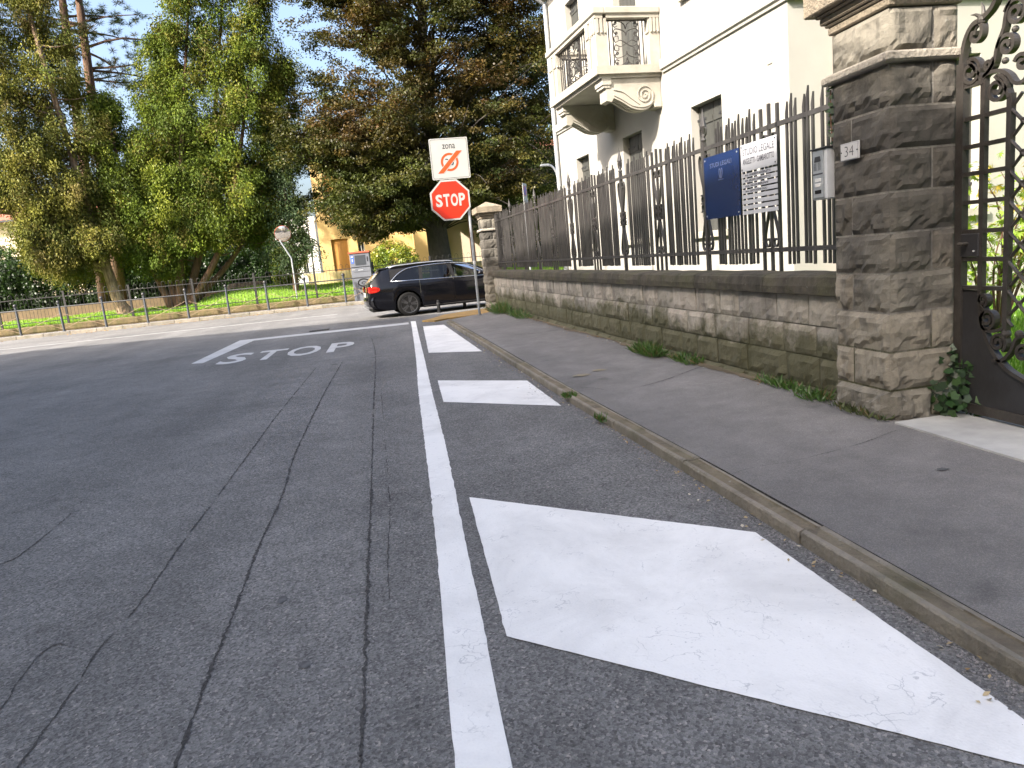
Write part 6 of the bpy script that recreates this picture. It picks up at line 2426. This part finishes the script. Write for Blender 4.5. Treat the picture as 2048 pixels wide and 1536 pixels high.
# ---- tall pines behind, bare trunks and tufted tops
def pine(loc, H, lean, label, branches):
    t = thing('pine_tree', label, 'tree', loc, group='tall bare trunked pines behind the thuja')
    tr = MB()
    tr.tube([(0, 0, -0.5), (lean * 0.3, 0, H * 0.4), (lean * 0.7, 0, H * 0.75), (lean, 0, H)], [0.30, 0.25, 0.19, 0.06], 10)
    tr.build('trunk', M['bark'], t, True)
    bb = MB()
    C, T = [], []
    for i in range(branches):
        f = rng.uniform(0.58, 1.0)
        p = np.array([lean * f, 0, H * f])
        a = rng.uniform(0, 2 * PI)
        rad = rng.uniform(1.2, 4.6) * (1.25 - 0.8 * (f - 0.58) / 0.42)
        tip = p + np.array([rad * math.cos(a), rad * math.sin(a), rng.uniform(-0.9, 0.6)])
        P = limb(p, tip, 0.06, 7)
        bb.tube([tuple(q) for q in P], [0.075, 0.06, 0.05, 0.04, 0.03, 0.02, 0.01], 5, False)
        for q in range(12):
            u = rng.uniform(0.4, 1.0)
            k = min(5, int(u * 6))
            c = P[k] + (P[k + 1] - P[k]) * (u * 6 - k) + rng.normal(size=3) * 0.28
            C.append(c)
    bb.build('branches', M['bark'], t)
    C = np.array(C)
    n = len(C)
    per = 46
    idx = np.repeat(np.arange(n), per)
    d = unit(len(idx))
    d[:, 2] = d[:, 2] * 0.7 + 0.1
    cen = C[idx] + d * 0.14
    cl = pick([(0.035, 0.052, 0.022), (0.05, 0.065, 0.025), (0.065, 0.06, 0.03)], n)[idx]
    leaf_mesh('crown', cen, d, unit(len(idx)), 0.26 + 0.1 * rng.random(len(idx)), np.full(len(idx), 0.022), cl, M['needle'], t)['kind'] = 'stuff'


pine((-14.6, 42.0, 0.6), 20.0, 1.0, 'tall pine with a bare reddish trunk, left one of the two behind the thuja', 15)
pine((-13.4, 41.0, 0.6), 19.0, 0.8, 'tall pine with branches reaching right over the sky gap', 26)


# ---- hedges and shrubs
def shrub(name, label, cat, loc, dims, n_cl, per, cols, L=0.11, W=0.07, group=None, rad=0.3, flat=0.8, stems=5, box=True):
    t = thing(name, label, cat, loc, group=group)
    w_, d_, h_ = dims
    sm = MB()
    for i in range(stems):
        x, y = rng.uniform(-w_ * 0.4, w_ * 0.4), rng.uniform(-d_ * 0.3, d_ * 0.3)
        sm.tube([(x * 0.5, y * 0.5, -0.2), (x * 0.8, y, h_ * 0.4), (x, y, h_ * 0.85)], [0.035, 0.025, 0.01], 5)
    sm.build('stems', M['bark'], t)
    P = rng.random((n_cl * 3, 3)) * 2 - 1
    if not box:
        P = P[np.linalg.norm(P, axis=1) < 1]
    m_ = np.max(np.abs(P), axis=1) if box else np.linalg.norm(P, axis=1)
    P = P[m_ > 0.55][:n_cl]
    cc = P * np.array([w_ / 2, d_ / 2, h_ / 2]) + np.array([0, 0, h_ / 2])
    n = len(cc)
    ph = np.array([mnoise.noise(Vector(c * 1.1)) for c in cc])
    cl = pick(cols, n) * (1 + 0.45 * ph[:, None]).clip(0.5, 1.6)
    res = clusters_to_leaves(cc, np.full(n, rad) * (0.7 + 0.6 * rng.random(n)), per, flat, 0.4, 0.1, L, W, cl, nb=0.6, jitter=0.22)
    leaf_mesh('foliage', *res, M['leaf'], t)['kind'] = 'stuff'
    return t


DG = [(0.022, 0.045, 0.013), (0.03, 0.06, 0.016), (0.018, 0.034, 0.012)]
MG = [(0.05, 0.10, 0.02), (0.07, 0.12, 0.022), (0.035, 0.075, 0.018)]
YG = [(0.15, 0.19, 0.025), (0.19, 0.20, 0.03), (0.10, 0.15, 0.022)]
shrub('hedge', 'tall dark hedge at the far left behind the lawn', 'hedge', (-17.5, 43.2, 0.6), (12, 2.2, 2.9), 2600, 46, DG, 0.13, 0.10, None, 0.36)
shrub('hedge', 'dark clipped hedge behind the thuja stems and the stump', 'hedge', (-9.0, 44.0, 0.9), (5.2, 2.0, 2.3), 900, 46, [(0.03, 0.065, 0.016), (0.04, 0.085, 0.018), (0.02, 0.045, 0.014)], 0.11, 0.08, None, 0.3)
shrub('shrub', 'light green loose shrub right of the clipped hedge', 'shrub', (-5.7, 46.5, 0.6), (1.6, 1.6, 2.6), 130, 46, YG, 0.11, 0.075, None, 0.28, box=False)
shrub('shrub', 'bright yellow green bush behind the grey kiosk and the car roof', 'shrub', (0.66, 34.0, 0.45), (2.3, 1.4, 2.1), 230, 52, [(0.22, 0.27, 0.03), (0.27, 0.28, 0.035), (0.14, 0.20, 0.028)], 0.10, 0.06, None, 0.26, box=False, stems=8)
shrub('shrub', 'sunlit green bush at the far left edge before the tiled house', 'shrub', (-21.0, 46.0, 0.6), (3.0, 2.2, 4.2), 260, 46, MG, 0.12, 0.08, None, 0.32, box=False)
shrub('broadleaf_tree', 'dark green tree beyond the far end of the fence', 'tree', (9.5, 44, 0.4), (9, 6, 15), 900, 60, DG, 0.15, 0.1, None, 0.5, box=False)
shrub('broadleaf_tree', 'leafy mid green tree seen between the thuja and the copper beech', 'tree', (-6.5, 52, 0.4), (4.2, 4, 9.0), 380, 52, MG, 0.14, 0.09, None, 0.42, box=False)

# ---- small maple and plants in the villa garden, seen through the gate
t = thing('maple_shrub', 'small maple with yellow and green pointed leaves behind the gate', 'shrub', (6.15, 6.45, 0.13))
sm = MB()
C, cl = [], []
for i in range(16):
    a = rng.uniform(0, 2 * PI)
    r0_ = rng.uniform(0.25, 0.75)
    h_ = rng.uniform(0.9, 1.75)
    P = limb((0.04 * math.cos(a), 0.04 * math.sin(a), 0), (r0_ * math.cos(a), r0_ * math.sin(a), h_), 0.10)
    sm.tube([tuple(p) for p in P], [0.016, 0.014, 0.012, 0.009, 0.007, 0.005, 0.003], 5, False)
    for q in range(34):
        u = rng.uniform(0.35, 1.05)
        k = min(5, int(u * 6))
        C.append(P[k] + (P[k + 1] - P[k]) * (u * 6 - k) + rng.normal(size=3) * 0.10)
        cl.append(((0.34, 0.26, 0.03) if h_ > 1.3 and rng.random() < 0.4 else (0.20, 0.30, 0.03)))
sm.build('stems', M['bark'], t)
C, cl = np.array(C), np.array(cl)
idx = np.repeat(np.arange(len(C)), 7)
ang = np.tile(np.linspace(-1.5, 1.5, 7), len(C))
ax1 = unit(len(C))
ax1[:, 2] -= 0.5
ax1 /= np.linalg.norm(ax1, axis=1, keepdims=True)
nn = unit(len(C))
nn[:, 2] += 1.2
bb_ = np.cross(nn, ax1)
bb_ /= np.linalg.norm(bb_, axis=1, keepdims=True)
T = ax1[idx] * np.cos(ang)[:, None] + bb_[idx] * np.sin(ang)[:, None]
leaf_mesh('foliage', C[idx] + T * 0.035, T, nn[idx], np.full(len(idx), 0.075), np.full(len(idx), 0.017), cl[idx], M['leaf'], t)['kind'] = 'stuff'


# ---- weeds and ivy
def tuft(label, x, y, z, wx, wy, h, n, col=(0.06, 0.13, 0.022), name='weed_tuft'):
    P = np.stack([x + rng.normal(size=n).clip(-1.7, 1.7) * wx, y + rng.normal(size=n).clip(-1.6, 1.6) * wy], 1)
    T = np.stack([rng.normal(size=n) * 0.8, rng.normal(size=n) * 0.8, 0.5 + rng.random(n)], 1)
    hh = h * (0.5 + rng.random(n))
    Tn = T / np.linalg.norm(T, axis=1, keepdims=True)
    C = np.stack([P[:, 0], P[:, 1], np.full(n, z)], 1) + Tn * hh[:, None] * 0.45
    cl = np.array(col)[None, :] * (0.6 + 0.8 * rng.random((n, 1)))
    dry = rng.random(n) < 0.14
    cl[dry] = np.array([0.17, 0.13, 0.06])
    o = leaf_mesh(name, C, T, unit(n), hh, 0.006 + 0.010 * rng.random(n), cl, M['leaf'])
    return tag(o, label, 'weed', 'weeds along the foot of the wall')


tuft('bushy green weed growing at the foot of the stone wall, midway', 2.90, 7.85, 0.12, 0.055, 0.20, 0.13, 900)
tuft('small weed just right of the bushy one at the foot of the wall', 3.00, 7.05, 0.12, 0.05, 0.16, 0.09, 350)
tuft('long low weeds at the wall foot shortly before the near pillar', 3.08, 5.35, 0.12, 0.04, 0.20, 0.08, 280)
tuft('weeds in the corner between the wall and the near pillar', 3.04, 4.80, 0.12, 0.05, 0.09, 0.08, 200)
tuft('green weeds at the far end of the wall next to the stop sign pole', 2.62, 16.6, 0.12, 0.09, 0.35, 0.26, 700)
tuft('lower weeds along the wall, a little nearer than those at the pole', 2.74, 14.9, 0.12, 0.08, 0.45, 0.16, 450)
tuft('tiny moss tuft in the joint of a kerb stone', 1.56, 6.35, 0.05, 0.03, 0.05, 0.05, 160)
tuft('tiny green tuft on the gutter side of the kerb, nearer than the other', 1.575, 5.38, 0.03, 0.025, 0.05, 0.05, 140)


def ivy(label, pts, n, size, name='ivy'):
    """pts: list of (x,y,z,spread)"""
    t = thing(name, label, 'plant', pts[0][:3], group='ivy on the near pillar')
    p0 = np.array(pts[0][:3])
    mb = MB()
    path = smooth_path([tuple(np.array(p[:3]) - p0) for p in pts], 5)
    mb.tube(path, 0.005, 5)
    mb.build('stem', M['bark'], t)
    C = []
    for i in range(n):
        k = rng.integers(0, len(pts) - 1)
        f = rng.random()
        a, b = np.array(pts[k]), np.array(pts[k + 1])
        q = a + (b - a) * f
        C.append(q[:3] - p0 + rng.normal(size=3) * q[3])
    C = np.array(C)
    nn = np.array([-0.6, -0.55, 0.5])[None, :] + unit(n) * 0.6
    T = np.cross(nn, unit(n))
    cl = pick([(0.03, 0.075, 0.022), (0.045, 0.10, 0.025), (0.022, 0.05, 0.018)], n)
    # heart shaped leaf from two overlapping lobes
    T = T / np.linalg.norm(T, axis=1, keepdims=True)
    B = np.cross(nn, T)
    B /= np.linalg.norm(B, axis=1, keepdims=True)
    C2 = np.concatenate([C + B * size * 0.16, C - B * size * 0.16])
    T2 = np.concatenate([T + B * 0.35, T - B * 0.35])
    sz = np.tile(size * (0.6 + 0.7 * rng.random(n)), 2)
    leaf_mesh('leaves', C2, T2, np.concatenate([nn, nn]), sz, sz * 0.75, np.concatenate([cl, cl]), M['leaf'], t)


ivy('ivy bushing out at the foot of the near pillar beside the gate', [(3.47, 3.93, 0.13, 0.05), (3.40, 3.93, 0.2, 0.06), (3.50, 3.95, 0.36, 0.05), (3.52, 3.96, 0.52, 0.025)], 190, 0.052)
ivy('thin ivy strand climbing the fence side edge of the near pillar', [(3.06, 4.555, 1.9, 0.010), (3.05, 4.56, 2.05, 0.014), (3.05, 4.555, 2.24, 0.016)], 42, 0.032)
tuft('small dry weeds at the front foot of the near pillar', 3.03, 4.25, 0.12, 0.04, 0.16, 0.06, 260, (0.07, 0.09, 0.03))


def litter(name, n, fx, cols, s0):
    P = np.array([fx() for _ in range(n)])
    T = unit(n)
    T[:, 2] *= 0.25
    nn = unit(n) * 0.5
    nn[:, 2] += 1
    cl = pick(cols, n)
    o = leaf_mesh(name, P, T, nn, s0 * (0.6 + 0.8 * rng.random(n)), s0 * 0.6 * (0.6 + 0.8 * rng.random(n)), cl, M['litter'])
    o['kind'] = 'stuff'


BR = [(0.30, 0.17, 0.06), (0.22, 0.12, 0.05), (0.36, 0.24, 0.09), (0.16, 0.09, 0.04)]
litter('fallen_leaves', 420, lambda: (random.gauss(-5, 4.5), 31.2 - abs(random.gauss(0, 0.25)), 0.012), BR, 0.07)
litter('kerb_litter', 170, lambda: (float(np.interp(q := random.uniform(0.8, 12), [p[1] for p in KERB[:14]], [p[0] for p in KERB[:14]])) - abs(random.gauss(0.03, 0.07)), q, 0.008), [(0.55, 0.5, 0.42), (0.4, 0.32, 0.2), (0.3, 0.2, 0.1)], 0.022)
litter('pavement_litter', 130, lambda: (3.12 - 0.03 * ((q := random.uniform(4.8, 16)) - 4.75) - abs(random.gauss(0, 0.10)), q, 0.126), BR + [(0.5, 0.5, 0.47)], 0.025)

for o in bpy.data.objects:
    if o.type == 'MESH' and o.parent is not None and o.name.split('.')[0] in ('hinge', 'fixing', 'border_line', 'screw', 'speaker_grille', 'bracket_rail', 'lattice_collar', 'diffuser_trim', 'branches', 'emblem', 'graffiti', 'stems'):
        o['kind'] = 'stuff'
